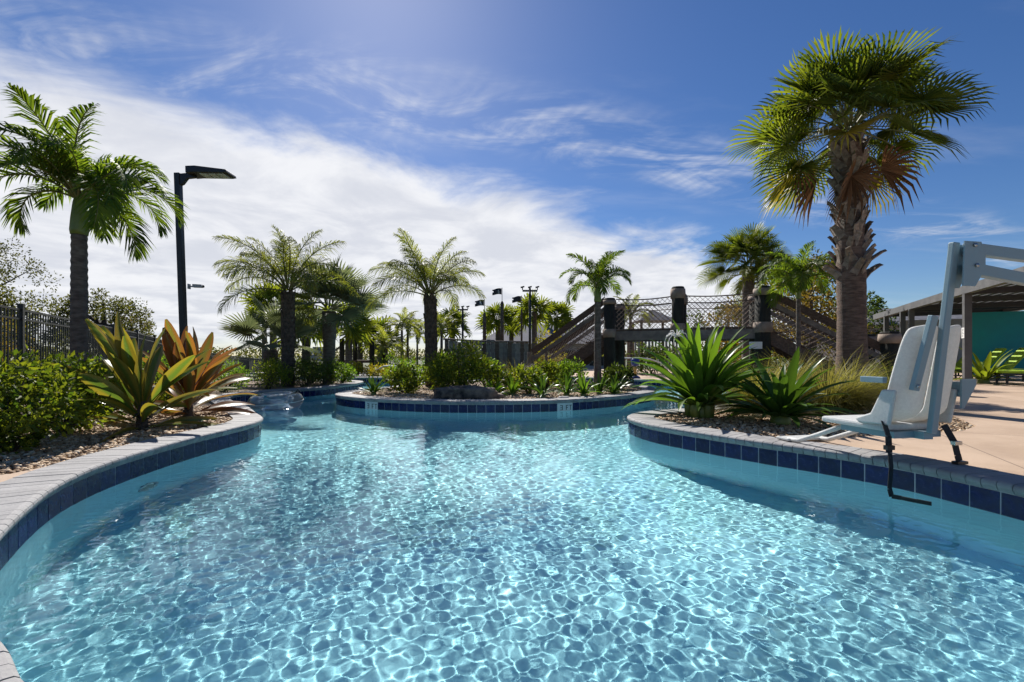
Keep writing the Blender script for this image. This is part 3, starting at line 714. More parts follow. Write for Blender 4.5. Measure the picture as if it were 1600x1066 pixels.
def adonidia(name, label, loc, H, r, shaft, scale, counts, seed, lean=(0, 0), group=None):
    t = thing(name, label, 'palm tree', loc, group=group)
    palm_trunk(MB(), H, r*1.1, r*.88, lean, rings=1, seed=seed, bulge=r*.5, seg=int(H/.05)).build('trunk', M['trunk_grey'], t, True)
    top = Vector((lean[0], lean[1], H))
    MB().tube([top+Vector((0, 0, z*shaft)) for z in (-.02, .1, .4, .8, 1.05)], [r*1.02, r*1.12, r*1.0, r*.75, r*.45], 12).build('crownshaft', M['shaft'], t, True)
    add_leaves(t, 'adonidia', counts, top+Vector((0, 0, shaft*.92)), seed, scale, spread=r*.4)
    return t
def queen(name, label, loc, H, r, scale, counts, seed, lean=(0, 0)):
    t = thing(name, label, 'palm tree', loc)
    palm_trunk(MB(), H, r, r*1.05, lean, rough=.05, seed=seed, n=14).build('trunk', M['trunk_dark'], t, True)
    rg = random.Random(seed)
    bm_ = MB().quadbox([(-.07, 0, 0), (.07, 0, 0), (.07, .03, 0), (-.07, .03, 0), (-.035, .035, .17), (.035, .035, .17), (.035, .055, .17), (-.035, .055, .17)]).mesh('leaf_scar', M['trunk_dark'])
    rows = int(H/.115)
    for k in range(rows):
        for j in range(6):
            a = 2*math.pi*(j+.5*(k % 2))/6+rg.uniform(-.12, .12); s = (k+.3)/rows
            link('leaf_scar', bm_, t, (lean[0]*s*s+r*.86*math.cos(a), lean[1]*s*s+r*.86*math.sin(a), H*s), (rg.uniform(-.1, .15), 0, a-math.pi/2), rg.uniform(.8, 1.15)*r/.17)
    add_leaves(t, 'queen', counts, (lean[0], lean[1], H-.02), seed, scale, spread=r*.45, lift=.03)
    return t
def sabal(name, label, loc, H, r, boots_from, scale, counts, seed, key='sabal', dead=(0, 0, 0), yellow=(0, 0), group=None, boots=True, lean=(0, 0), tm='trunk_brown'):
    t = thing(name, label, 'palm tree', loc, group=group)
    palm_trunk(MB(), H, r*1.05, r*.9, lean, rough=.025, rings=1, seed=seed, bulge=r*.25, n=18).build('trunk', M[tm], t, True)
    rg = random.Random(seed)
    if boots:
        bm_ = []
        for q in range(3):
            w0, w1, h = .085, .045, rg.uniform(.24, .30)
            mb = MB()
            for (sy, zz, hw, th) in ((0, 0, w0, .03), (.055, h*.45, w0*.72, .026), (.13+.03*q, h*.9, w1, .02), (.17+.04*q, h, w1*.9, .012)):
                b = len(mb.v); mb.v += [(-hw, sy, zz), (hw, sy, zz), (hw*.8, sy+th, zz-.01), (-hw*.8, sy+th, zz-.01)]
                if b: mb.f += [(b-4+i, b-4+(i+1) % 4, b+(i+1) % 4, b+i) for i in range(4)]; mb.m += [0]*4
            mb.f += [(0, 3, 2, 1), (b, b+1, b+2, b+3)]; mb.m += [0, 0]
            bm_.append(mb.mesh('leaf_boot', M['boot']))
        z = boots_from; k = 0
        while z < H-.05:
            s = z/H
            for j in range(6):
                a = 2*math.pi*(j+.5*(k % 2))/6+rg.uniform(-.12, .12)
                sd = rg.choice((-1, 1))*R(28)
                link('leaf_boot', bm_[rg.randrange(3)], t, (lean[0]*s*s+r*.82*math.cos(a), lean[1]*s*s+r*.82*math.sin(a), z+rg.uniform(-.03, .03)), Euler((rg.uniform(-.12, .10), sd, a-math.pi/2), 'YXZ'), Vector((1, 1 if k < 3 else .42, 1))*rg.uniform(.85, 1.15)*r/.22)
            z += .125*r/.22; k += 1
    top = Vector((lean[0], lean[1], H))
    add_leaves(t, key, counts, top, seed, scale, 'fan_leaf', .04, r*.5, roll=1.0, pitch=.32)
    if sum(dead): add_leaves(t, 'sabal_dead', dead, top-Vector((0, 0, .12)), seed+1, scale, 'dead_leaf', .0, r*.7)
    if sum(yellow): add_leaves(t, 'sabal_yellow', yellow, top-Vector((0, 0, .05)), seed+2, scale, 'fan_leaf', .0, r*.6)
    return t
G0 = .15
adonidia('christmas_palm', 'tall feather palm with green crownshaft beside the black metal fence', (-5.80, 6.1, G0), 2.42, .092, .52, .80, (4, 6, 7, 6, 3), 25, (.0, .0))
queen('queen_palm', 'rough dark trunked feather palm in front of the silver fan palm on the left bank', (-5.66, 11.5, G0), 2.40, .145, .88, (4, 6, 7, 6, 2), 31)
queen('queen_palm', 'rough dark trunked feather palm standing alone behind the boulder on the island', (-2.0, 11.3, G0), 2.26, .14, .80, (4, 6, 7, 6, 1), 36, (-.04, 0))
t = thing('bismarck_palm', 'silvery fan palm with stiff stalks at the tip of the left bank', 'palm tree', (-5.42, 13.5, G0))
palm_trunk(MB(), 2.1, .16, .20, (0, 0), rough=.06, seed=4).build('trunk', M['trunk_grey'], t, True)
add_leaves(t, 'bismarck', (5, 6, 7, 5, 2), (0, 0, 2.05), 8, 1.02, 'fan_leaf', .05, .1, roll=.45)
t = thing('bismarck_palm', 'smaller silvery fan palm half hidden behind the rough dark trunk', 'palm tree', (-7.0, 13.2, G0))
palm_trunk(MB(), .95, .16, .19, (0, 0), rough=.06, seed=5).build('trunk', M['trunk_grey'], t, True)
add_leaves(t, 'bismarck', (2, 4, 4, 3, 0), (0, 0, .95), 18, .92, 'fan_leaf', .05, .1, roll=.8)
adonidia('christmas_palm', 'slim feather palm against the left end post of the rope bridge', (1.92, 10.2, G0), 2.0, .075, .34, .62, (4, 4, 4, 3, 1), 41)
adonidia('christmas_palm', 'slim feather palm in front of the right stairs of the rope bridge', (5.98, 9.5, G0), 1.98, .045, .34, .62, (3, 5, 5, 4, 2), 47)
sabal('cabbage_palm', 'large fan palm with crisscross leaf boots rising from the pebble bed', (5.38, 7.2, G0), 4.26, .195, 2.05, 1.06, (13, 15, 14, 9, 3), 52, dead=(1, 1, 2), yellow=(2, 2), lean=(-.06, 0))
sabal('cabbage_palm', 'round headed fan palm standing behind the right end of the rope bridge', (7.9, 15.2, G0), 3.75, .2, 1.8, 1.05, (8, 11, 11, 9, 5), 57, boots=False, tm='trunk_grey')
# ------------------------------------------------------------------ strap-leaved plants
def ti_prof(s): return .16+.84*max(0, math.sin(math.pi*min(1, max(0, (s-.14)/.86))))**.75 if s > .14 else .16+.1*(.14-s)
def ti_plant(label, loc, H, mt, n, L, seed, az=None):
    t = thing('ti_plant', label, 'plant', loc); rg = random.Random(seed)
    mb = MB(); mb.tube([(0, 0, -.05), (.0, 0, .1), (.01, 0, H)], [.055, .05, .035], 8)
    for k in range(26):                                              # ragged collar of old leaf bases round the foot
        a = rg.uniform(0, 6.28); z = rg.uniform(.0, H*.8)
        p = Vector((math.cos(a)*.04, math.sin(a)*.04, z)); q = p+Vector((math.cos(a)*.07, math.sin(a)*.07, rg.uniform(-.06, .03)))
        mb.beam(p, q, .03, .006)
    mb.build('stem', M['trunk_dark'], t)
    var = [strap_mesh('leaf', L, .138, R(e), R(d), i+seed, mt, 12, .30, ti_prof, .12, tw) for i, (e, d, tw) in enumerate(((80, 18, .3), (66, 30, -.3), (54, 30, .5), (38, 42, .3), (22, 40, -.4), (6, 30, .4)))]
    a = az if az is not None else rg.uniform(0, 6)
    for k in range(n):
        a += 2.4; i = min(5, int(6*(k/n)**1.35)); link('leaf', var[i], t, (.0, 0, H-.02-.008*k), (rg.uniform(-.5, .5), rg.uniform(-.12, .12), a), rg.uniform(.85, 1.12))
    return t
ti_plant('ti plant with broad upright bronze and olive leaves, close to the leafy green shrub', (-3.87, 4.76, BED_Z), .30, M['ti'], 34, .92, 5, 1.2)
ti_plant('orange and red tinged ti plant nearer to the lamp post, with a shaggy brown foot', (-4.05, 5.70, BED_Z), .34, M['ti_red'], 36, .90, 9, 2.7)
def rosette(name, label, loc, L, W, n, mt, seed, elevs=(82, 66, 50, 34, 18), droop=(35, 50, 60, 62, 55), group=None, flower=False, foot=True, cat='plant', n_seg=9):
    t = thing(name, label, cat, loc, group=group); rg = random.Random(seed)
    var = [strap_mesh('leaf', L*(1-.04*i), W, R(e), R(d), i+seed, mt, n_seg, .30, None, .05) for i, (e, d) in enumerate(zip(elevs, droop))]
    if foot: MB().tube([(0, 0, -.05), (0, 0, .10*L), (0, 0, .22*L)], [W*1.1, W*1.0, W*.5], 10).build('stem', M['shaft'], t, True)
    a = rg.uniform(0, 6)
    for k in range(n):
        a += 2.4+rg.uniform(-.15, .15); i = min(len(var)-1, int(len(var)*k/n)); r = W*.5
        link('leaf', var[i], t, (r*math.cos(a), r*math.sin(a), .12*L if foot else 0), (rg.uniform(-.3, .3), rg.uniform(-.14, .14), a), rg.uniform(.8, 1.12))
    return t
c1 = rosette('crinum_lily', 'big strap leaved lily with a spidery white flower, at the tip of the pebble bed', (2.36, 5.72, BED_Z), 1.10, .122, 88, M['crinum'], 3, (82, 70, 56, 40, 20), (36, 52, 62, 66, 58))
mb = MB().tube([(0, 0, .1), (-.18, -.05, .6), (-.32, -.08, 1.02)], [.014, .011, .008], 6); mb.build('flower_stalk', M['shaft'], c1, True)
mb = MB(); rg = random.Random(2)
for k in range(16):
    a = rg.uniform(0, 6.28); e = rg.uniform(-.2, 1.0); d = Vector((math.cos(a)*math.cos(e), math.sin(a)*math.cos(e), math.sin(e)))
    p = Vector((-.32, -.08, 1.02)); mb.tube([p, p+d*.07+Vector((0, 0, .02)), p+d*.12-Vector((0, 0, .02)), p+d*.14-Vector((0, 0, .08))], [.006, .007, .005, .001], 4)
mb.build('flower', M['petal'], c1)
mb = MB(); 
for k in range(5):
    a = k*1.3; mb.tube([(math.cos(a)*.12, math.sin(a)*.12, -.03), (math.cos(a)*.13, math.sin(a)*.13, .14), (math.cos(a)*.1, math.sin(a)*.1, .26)], [.055, .06, .04], 8)
mb.build('bulb_neck', M['shaft'], c1, True)
rosette('crinum_lily', 'lower dark green strap leaved lily between the big lily and the pool lift chair', (3.02, 5.12, BED_Z), .80, .105, 58, M['crinum_dark'], 8, (74, 56, 42, 28, 14), (40, 45, 50, 50, 45))
def grass_clump(label, loc, n, L, seed, group=None):
    rg = np.random.default_rng(seed); a = rg.uniform(0, 2*math.pi, n); e = np.radians(rg.uniform(28, 88, n)); ln = L*rg.uniform(.6, 1.15, n); w = .0035
    r0 = .10*rg.uniform(0, 1, n)**.5; V = []; st = 5
    bx = r0*np.cos(a); by = r0*np.sin(a); x = bx.copy(); y = by.copy(); z = np.zeros(n); th = e.copy(); dr = np.radians(rg.uniform(10, 26, n))
    for s in range(st+1):
        ww = w*(1-s/st)+.0006; V.append(np.stack([x-np.sin(a)*ww, y+np.cos(a)*ww, z], -1)); V.append(np.stack([x+np.sin(a)*ww, y-np.cos(a)*ww, z], -1))
        x = x+ln/st*np.cos(th)*np.cos(a); y = y+ln/st*np.cos(th)*np.sin(a); z = z+ln/st*np.sin(th); th = th-dr
    V = np.stack(V, 1); base = (2*(st+1))*np.arange(n)[:, None]
    F = np.concatenate([base+np.array([[2*s, 2*s+1, 2*s+3, 2*s+2]]) for s in range(st)], 0)
    t = thing('grass_clump', label, 'grass', loc, group=group); link('blade_tuft', np_mesh('blade_tuft', V.reshape(-1, 3), F, M['grass_blade']), t)
    mb = MB(); mb.lathe([(.12, -.04), (.10, .03), (.05, .05)], 10); mb.build('crown', M['bark'], t)
for i, (x, y, s) in enumerate(((4.25, 6.15, 1.0), (4.85, 6.55, .95), (3.75, 6.75, .9), (4.4, 7.2, 1.05), (5.55, 6.6, .8), (3.35, 6.35, .75))):
    grass_clump((['wispy grass tuft in front of the big palm, close to the dark strap lily', 'wispy grass tuft directly in front of the big palm trunk', 'wispy grass tuft behind the big strap leaved lily', 'tallest wispy grass tuft, just left of the big palm trunk', 'short wispy grass tuft on the chair side of the big palm trunk', 'shortest wispy grass tuft, squeezed between the two strap leaved lilies'])[i], (x, y, BED_Z), 1500, 1.0*s, 60+i, 'wispy grasses round the big palm')
grass_clump('lone tuft of wispy grass behind the big shrub on the island', (.1, 10.6, BED_Z), 700, .9, 70)

# ------------------------------------------------------------------ shrubs
shrub('leafy_shrub', 'bushy bright green shrub on the pebbles beside the pool coping', 'shrub', (-4.02, 3.62, BED_Z), .50, .74, M['shrub_lime'], 42, 62, .062, 1)
shrub('leafy_shrub', 'bright green shrub growing between the tall feather palm and the pebbles', 'shrub', (-4.35, 4.45, BED_Z), .48, .70, M['shrub_lime'], 36, 56, .062, 2)
shrub('leafy_shrub', 'green shrub at the foot of the tall feather palm by the fence', 'shrub', (-5.1, 5.5, BED_Z), .55, .62, M['shrub_green'], 30, 50, .065, 3)
shrub('leafy_shrub', 'yellowish green shrub behind the two ti plants', 'shrub', (-5.0, 6.6, BED_Z), .5, .55, M['shrub_lime'], 30, 50, .06, 4)
for i, (x, y, r, h, m_) in enumerate(((-6.1, 7.6, .6, .62, 'shrub_green'), (-6.9, 6.9, .6, .75, 'shrub_dark'), (-6.3, 8.7, .55, .6, 'shrub_lime'), (-6.25, 9.8, .6, .62, 'shrub_green'), (-7.2, 9.0, .7, .7, 'shrub_green'),
                                      (-8.2, 10.8, .8, .7, 'shrub_lime'), (-5.75, 10.7, .55, .6, 'shrub_lime'))):
    shrub('hedge_shrub', (['feathery green shrub behind the orange tinged ti plant', 'dark feathery shrub against the fence, behind the tall feather palm', 'lime feathery shrub near the foot of the lamp post', 'feathery green shrub on the bank behind the swim ring', 'feathery green shrub between the lamp post and the fence', 'widest lime feathery shrub, close to the fence beyond the lamp post', 'lime feathery shrub in front of the nearer rough trunked palm'])[i], 'shrub', (x, y, BED_Z), r, h, M[m_], 30, 46, .075, 10+i, 'shrubs along the left bank', aspect=.28)
for i, (x, y, r, h) in enumerate(((-5.25, 11.5, .55, .62), (-5.05, 12.3, .5, .66), (-6.1, 12.2, .65, .7), (-5.7, 12.9, .5, .6))):
    shrub('hedge_shrub', (['dark dense shrub right at the foot of the left bank queen palm', 'dark dense shrub on the coping between queen palm and silver fan palm', 'widest dark dense shrub, behind the left bank queen palm', 'small dark dense shrub at the foot of the larger silver fan palm'])[i], 'shrub', (x, y, BED_Z), r, h, M['shrub_dark'], 30, 46, .07, 30+i, 'dark shrubs round the left bank palms', aspect=.3)
shrub('leafy_shrub', 'rounded shrub at the very tip of the left bank beside bare pebbles', 'shrub', (-4.95, 13.2, BED_Z), .42, .5, M['shrub_green'], 24, 46, .07, 37)
shrub('leafy_shrub', 'large rounded bright green bush behind the dark boulder on the island', 'shrub', (-1.08, 9.0, BED_Z), .64, 1.0, M['shrub_lime'], 50, 70, .085, 40, aspect=.3)
shrub('leafy_shrub', 'loose green shrub beside the big rounded bush, towards the wood stairs', 'shrub', (-.25, 9.35, BED_Z), .34, .58, M['shrub_lime'], 20, 40, .075, 41)
shrub('leafy_shrub', 'lime green shrub on the island below the wooden ship wall', 'shrub', (.35, 9.15, BED_Z), .36, .55, M['shrub_lime'], 22, 40, .08, 42)
shrub('leafy_shrub', 'green shrub on the island between the rough trunked palm and the spiky plant', 'shrub', (-2.2, 9.3, BED_Z), .42, .5, M['shrub_lime'], 24, 44, .075, 43)
for i, (x, y, r, h, m_) in enumerate(((-2.5, 10.6, .5, .6, 'shrub_green'), (-1.6, 10.7, .5, .6, 'shrub_lime'), (-.6, 10.9, .5, .65, 'shrub_green'), (.8, 10.5, .45, .6, 'shrub_lime'), (1.4, 10.9, .45, .62, 'shrub_green'), (2.4, 10.4, .4, .5, 'shrub_dark'), (-1.9, 12.3, .5, .8, 'shrub_green'))):
    shrub('leafy_shrub', (['island shrub left of the lone rough trunked palm', 'lime island shrub directly in front of the lone rough trunked palm', 'island shrub behind the large rounded bush', 'lime island shrub in front of the left stairs', 'island shrub between the stairs and the slim feather palm', 'dark low island shrub beside the left end post of the bridge', 'tall green island shrub behind the lone rough trunked palm'])[i], 'shrub', (x, y, BED_Z), r, h, M[m_], 24, 40, .08, 50+i, 'shrubs in the middle of the island')
rosette('agave_plant', 'spiky dark rosette at the end of the island facing the swim ring', (-2.72, 8.95, BED_Z), .42, .05, 26, M['crinum_dark'], 13, droop=(20, 25, 30, 35, 30))
for i, (x, y, L) in enumerate(((-.35, 8.45, .38), (.55, 8.35, .46), (1.05, 8.75, .48), (1.35, 8.6, .44), (1.75, 9.1, .42), (2.15, 9.35, .46), (.0, 8.8, .42), (2.0, 8.95, .3))):
    rosette('bromeliad', (['small bright strap plant next to the boulder end', 'small dark strap plant on the pebbles right of the boulder', 'dark strap plant behind the pale flat stone', 'bright strap plant beside the depth marker tiles', 'dark strap plant in front of the slim feather palm', 'dark strap plant at the foot of the left bridge post', 'bright strap plant under the lime shrub on the island', 'smallest strap plant, right on the island edge before the bridge'])[i], (x, y, BED_Z), L, .06, 20, M['crinum_dark' if i % 3 else 'crinum'], 80+i, group='small strap leaved plants on the island', n_seg=7)
for i, (x, y, r, h, m_) in enumerate(((-7.2, 17.2, .6, .55, 'shrub_green'), (-6.0, 17.0, .55, .5, 'shrub_yellow'), (-5.0, 17.1, .55, .48, 'shrub_yellow'), (-3.9, 17.2, .6, .55, 'shrub_lime'), (-2.7, 17.4, .6, .7, 'shrub_green'), (-1.4, 18.0, .6, .7, 'shrub_lime'), (-8.6, 17.6, .7, .6, 'shrub_green'),
                                      (-3.4, 18.6, .7, .8, 'shrub_green'), (-1.2, 17.6, .5, .6, 'shrub_green'), (-5.2, 19.4, .8, .8, 'shrub_green'), (-9.6, 13.4, .7, .6, 'shrub_green'), (-10.4, 15.6, .8, .6, 'shrub_lime'))):
    shrub('bank_shrub', (['green shrub on the far bank at the channel mouth', 'yellow shrub on the far bank left of the white spray pipe', 'yellow shrub on the far bank under the white spray pipe', 'lime shrub on the far bank right of the white spray pipe', 'green shrub on the far bank behind the island end', 'lime shrub at the left end of the ship wall', 'green shrub at the far left end of the river channel', 'large green shrub behind the far bank, towards the far floodlight post', 'green shrub directly in front of the ship wall', 'large green shrub behind the white spray pipe by the little footbridge', 'green shrub beyond the channel, near the fence', 'lime shrub beside the fence beyond the silver fan palms'])[i], 'shrub', (x, y, .10), r, h, M[m_], 20, 34, .09, 100+i, 'shrubs on the far bank')
shrub('yellow_shrub', 'bright yellow leaved shrub showing above the left stair rail', 'shrub', (1.45, 17.6, .1), .75, 1.75, M['shrub_yellow'], 30, 40, .12, 130)
for i, (x, y, r, h) in enumerate(((6.9, 8.8, .45, .5), (7.6, 9.2, .5, .55), (8.4, 10.2, .5, .6), (6.5, 11.9, .6, .8), (6.3, 13.2, .6, .7), (8.0, 12.4, .7, .9))):
    shrub('leafy_shrub', (['small dark shrub just behind the big palm trunk on the deck side', 'dark shrub at the foot of the right stairs', 'dark shrub on the bed edge towards the pergola', 'dark shrub under the right stairs', 'dark shrub on the river bank behind the bridge', 'widest dark shrub, behind the right stairs'])[i], 'shrub', (x, y, BED_Z), r, h, M['shrub_dark'], 24, 40, .08, 140+i, 'low shrubs by the right stairs')
for i, (x, y) in enumerate(((13.0, 15.4), (13.7, 16.6), (14.4, 17.8), (12.2, 14.2))):
    shrub('leafy_shrub', (['low green shrub in front of the middle pergola bay', 'low green shrub before the paired pergola posts', 'low green shrub at the far end of the pergola', 'low green shrub nearest the pergola post with the notice'])[i], 'shrub', (x-.9, y+.2, .17), .5, .5, M['shrub_green'], 22, 36, .085, 150+i, 'shrubs along the pergola')
rosette('bromeliad', 'yellow green strap leaved plant beside the near pergola post with the notice', (12.75, 12.3, .17), .95, .12, 22, M['shrub_lime'], 91, (70, 52, 36, 24, 14))
shrub('tall_shrub', 'tall yellowish bush behind the rope net at the middle of the bridge', 'shrub', (8.6, 17.6, .1), 1.3, 3.0, M['tree_rust'], 40, 60, .13, 160)
shrub('tall_shrub', 'green bush behind the blue water play buckets', 'shrub', (5.7, 18.6, .1), 1.0, 1.3, M['shrub_dark'], 30, 46, .11, 161)

# ------------------------------------------------------------------ broadleaf trees
def tree(name, label, loc, H, rx, rz, mt, seed, clumps=60, per=60, size=.13, trunk=.12, group=None):
    t = thing(name, label, 'tree', loc, group=group); rg = random.Random(seed)
    C = ellipsoid_centres(clumps, rx, rx, rz, H-rz, seed, .35)
    rad = np.random.default_rng(seed).uniform(.10, .24, clumps)*rx
    V, F = leaf_cloud(C, rad, per, size, seed, .5); link('crown', np_mesh('crown', V, F, mt), t)
    mb = MB(); mb.tube([(0, 0, -.3), (.05, 0, H*.3), (0, .05, H-rz), (0, 0, H-.4*rz)], [trunk*1.2, trunk, trunk*.6, trunk*.25], 8)
    for k in range(16):
        c = Vector(C[rg.randrange(len(C))]); b = Vector((0, 0, rg.uniform(.35, .9)*(H-rz*.8))); mb.tube([b, b.lerp(c, .5)+Vector((0, 0, .1)), c], [trunk*.45, trunk*.25, trunk*.07], 5)
    mb.build('trunk', M['bark'], t); return t
tree('oak_tree', 'olive green tree behind the fence, left of the tall feather palm trunk', (-15.6, 14.2, 0), 3.1, 1.7, 1.2, M['tree_olive'], 1, 80, 110, .085)
tree('oak_tree', 'dark bushy tree behind the fence and the tall feather palm trunk', (-14.2, 15.8, 0), 3.2, 1.5, 1.1, M['tree_olive'], 2, 80, 110, .085)
tree('oak_tree', 'small rusty tree behind the fence between palm and lamp post', (-14.6, 17.4, 0), 2.5, .9, .9, M['tree_rust'], 3, 40, 80, .08)
tree('pine_tree', 'open crowned pine rising above the fence at its near end', (-18.0, 14.6, 0), 5.1, 2.1, 1.5, M['tree_olive'], 4, 44, 130, .085)
tree('oak_tree', 'low leafy tree right behind the near fence panels', (-11.0, 8.6, 0), 1.75, 1.3, .8, M['tree_rust'], 6, 44, 60, .1, .07)
tree('oak_tree', 'low dark tree behind the fence beyond the tall palm', (-13.2, 12.4, 0), 1.9, 1.4, .85, M['tree_olive'], 7, 44, 60, .1, .07)
tree('oak_tree', 'dark rusty tree behind the right stairs of the rope bridge', (11.6, 17.6, .1), 4.6, 2.0, 2.1, M['tree_rust'], 8, 70, 70, .14)
tree('oak_tree', 'tall dark green tree filling the gap left of the big palm trunk', (13.2, 20.5, .1), 5.2, 2.2, 2.3, M['tree_olive'], 9, 70, 70, .15)
tree('oak_tree', 'dark tree showing between the big palm trunk and the pergola', (19.2, 25.5, .1), 4.9, 2.1, 2.0, M['shrub_dark'], 10, 60, 70, .17)
tree('oak_tree', 'broad green tree behind the fan palm at the bridge end', (10.0, 21.0, .1), 3.6, 2.0, 1.6, M['shrub_dark'], 12, 50, 60, .15)
# far palms, one by one
far = [('sabal', 413, 497, 30, 'slim fan palm far behind, left of the rough trunked palm'), ('sabal', 427, 478, 21, 'stout fan palm beyond the dark fence end'),
       ('sabal', 545, 508, 19.5, 'dark fan palm behind the silver fan palm'), ('sabal', 563, 521, 27, 'far fan palm near the little dock posts'), ('sabal', 594, 528, 25, 'compact round fan palm standing clear in the gap beyond the river'),
       ('feather', 628, 512, 24, 'pale feather palm in the gap left of the lone rough trunk'), ('feather', 637, 514, 26, 'pale feather palm beside its twin near the lone rough trunk'), ('feather', 652, 527, 31, 'slim far feather palm next to the lone rough trunk'),
       ('feather', 604, 545, 21, 'short yellow green feather palm among the far bank shrubs'), ('sabal', 707, 508, 24, 'fan palm beside the far floodlight post'), ('sabal', 778, 500, 27, 'fan palm between the two tall flagpoles'),
       ('sabal', 799, 503, 29, 'fan palm behind the ship wall next to the grey roof'), ('sabal', 835, 487, 25, 'fan palm behind the near floodlight post'), ('sabal', 869, 497, 28, 'fan palm above the grey roof by the stair rail'),
       ('feather', 690, 515, 22, 'yellow green feather palm behind the lone rough trunk'), ('feather', 985, 495, 19, 'arching feather palm seen through the bridge net'), ('feather', 975, 540, 21, 'short feather palm seen under the bridge deck'),
       ('sabal', 478, 505, 17.5, 'brown trunked palm partly behind the rough trunked palm'), ('feather', 1185, 440, 14.5, 'feather palm tucked behind the right end post of the bridge')]
for i, (kd, px, py, Y, lab) in enumerate(far):
    x = (px-800)/711*Y; gz = ground_z(x, Y); H = .94+(556-py)/711*Y-gz
    if kd == 'sabal': sabal('cabbage_palm', lab, (x, Y, gz), H, .15, 0, 1.05, (5, 7, 7, 5), 200+i, key='sabal_far', boots=False, tm='trunk_dark' if i % 2 else 'trunk_grey')
    else:
        t = thing('feather_palm', lab, 'palm tree', (x, Y, gz)); palm_trunk(MB(), H, .08, .06, (0, 0), seed=i, n=8, seg=10).build('trunk', M['trunk_grey'], t, True)
        add_leaves(t, 'small_feather', (3, 4, 5, 3), (0, 0, H), 220+i, .95, 'frond', .02, .03)
# treeline on the horizon: a mass nobody could count
rg = np.random.default_rng(77); n = 420; a = rg.uniform(-1.0, 1.0, n); rr = rg.uniform(170, 260, n)
C = np.stack([rr*np.sin(a), rr*np.cos(a), -1.1+rg.uniform(.3, 3.4, n)], -1)
V, F = leaf_cloud(C, 4.0, 46, 1.3, 78); V = V[:]; V[:, 2] = np.clip(V[:, 2], -1.2, 4.2)
prop(link('distant_woods', np_mesh('distant_woods', V, F, M['tree_olive'])), 'dark band of far woods along the horizon', 'woods', kind='stuff')
t = thing('distant_building', 'tiny pale block above the far woods beside the silver palm', 'building', (-85, 200, -1.2))
MB().box(-4, 4, -3, 3, 0, 4.6).build('wall', M['wall_pale'], t); MB().box(-4.3, 4.3, -3.3, 3.3, 4.6, 5.0).build('roof', M['shingle'], t); MB().box(-2, 2, -1.5, 1.5, 5.0, 6.0).build('roof_tower', M['wall_pale'], t)
for k in (-2.4, 0, 2.4): MB().box(k-.6, k+.6, -3.05, -2.98, 2, 3.6).build('window', M['black'], t)
# ------------------------------------------------------------------ fence
ft = thing('metal_fence', 'black metal picket fence running back behind the left shrubs', 'fence', (-7.4, 6.2, .1))
path = [(-5.9, 3.4, .10), (-6.95, 5.3, .10), (-8.2, 7.6, .10), (-9.45, 9.9, .09), (-10.7, 12.2, .08), (-11.95, 14.5, .06), (-13.2, 16.8, .0), (-14.6, 19.4, -.1), (-16.2, 22.4, -.25), (-17.7, 26.0, -.42), (-19.3, 30.5, -.62), (-20.8, 36, -.85), (-22.2, 42, -1.05), (-23.6, 49, -1.15)]
FH = 1.62; pk = MB().box(-.009, .009, -.009, .009, .06, FH-.0).mesh('picket', M['black']); pz = MB().box(-.035, .035, -.035, .035, -.1, FH+.06).box(-.042, .042, -.042, .042, FH+.06, FH+.085).mesh('fence_post', M['black'])
npk = 0; base = Vector((-7.4, 6.2, .1))
farp = MB()
for a, b in zip(path[:-1], path[1:]):
    a, b = Vector(a), Vector(b); L = (b-a).length; d = (b-a)/L; an = math.atan2(d.y, d.x)
    link('fence_post', pz, ft, a-base, (0, 0, an))
    for z, h in ((.14, .03), (FH-.17, .03), (FH-.015, .035)):
        MB().beam(a+Vector((0, 0, z))+d*.036, b+Vector((0, 0, z))-d*.036, .028, h).build('rail', M['black'], ft, loc=-base)
    k = int(L/.105)
    for j in range(1, k):
        p = a.lerp(b, j/k)
        if npk < 296 and p.y > 4: link('picket', pk, ft, p-base, (0, 0, an)); npk += 1
        else: farp.box(p.x-.01, p.x+.01, p.y-.01, p.y+.01, p.z+.06, p.z+FH)
o = farp.build('far_picket', M['black'], ft, loc=-base); o['kind'] = 'stuff'
# ------------------------------------------------------------------ lamp post and its camera
lp = thing('lamp_post', 'tall dark square lamp post with a flat lamp head behind the ti plants', 'lamp post', (-6.45, 9.0, .11)); lp.rotation_euler = (0, R(-2.0), 0)
MB().box(-.052, .052, -.052, .052, 0, 4.44).build('pole', M['bronze'], lp, bevel=.008)
MB().box(-.16, .16, -.16, .16, 0, .03).box(-.11, .11, -.11, .11, .03, .10).build('base_plate', M['bronze'], lp)
MB().prism([(0, 0), (.30, .02), (.30, -.08), (.14, -.09), (.05, -.20), (0, -.22)], lambda x, y, z: (.052+x, z, 4.42+y), .07).build('arm', M['bronze'], lp)
hd = MB().prism([(0, .075), (.18, .075), (.78, -.02), (.80, -.075), (.72, -.085), (.14, -.055), (0, -.06)], lambda x, y, z: (.26+x, z, 4.44+y), .34).build('lamp_head', M['bronze'], lp, bevel=.01)
for k in range(3): MB().prism([(0, 0), (.14, -.0070), (.14, -.022), (0, -.015)], lambda x, y, z: (.50+.165*k+x, z, 4.44-.0585-.010*k*.86+y), .24).build('lens', M['lens'], hd)
sc_ = thing('security_camera', 'small grey camera on a stub arm fixed to the lamp post', 'camera', (-6.38, 9.0, 2.31))
MB().box(-.0, .10, -.012, .012, -.012, .012).box(-.012, .0, -.04, .04, -.05, .05).build('bracket', M['grey_metal'], sc_); MB().prism([(0, .035), (.17, .025), (.19, -.01), (.17, -.035), (0, -.03)], lambda x, y, z: (.08+x, z, .01+y), .07).build('housing', M['grey_metal'], sc_)
MB().tube([(.27, 0, .0), (.285, 0, .0)], .025, 10).build('lens', M['black'], sc_)
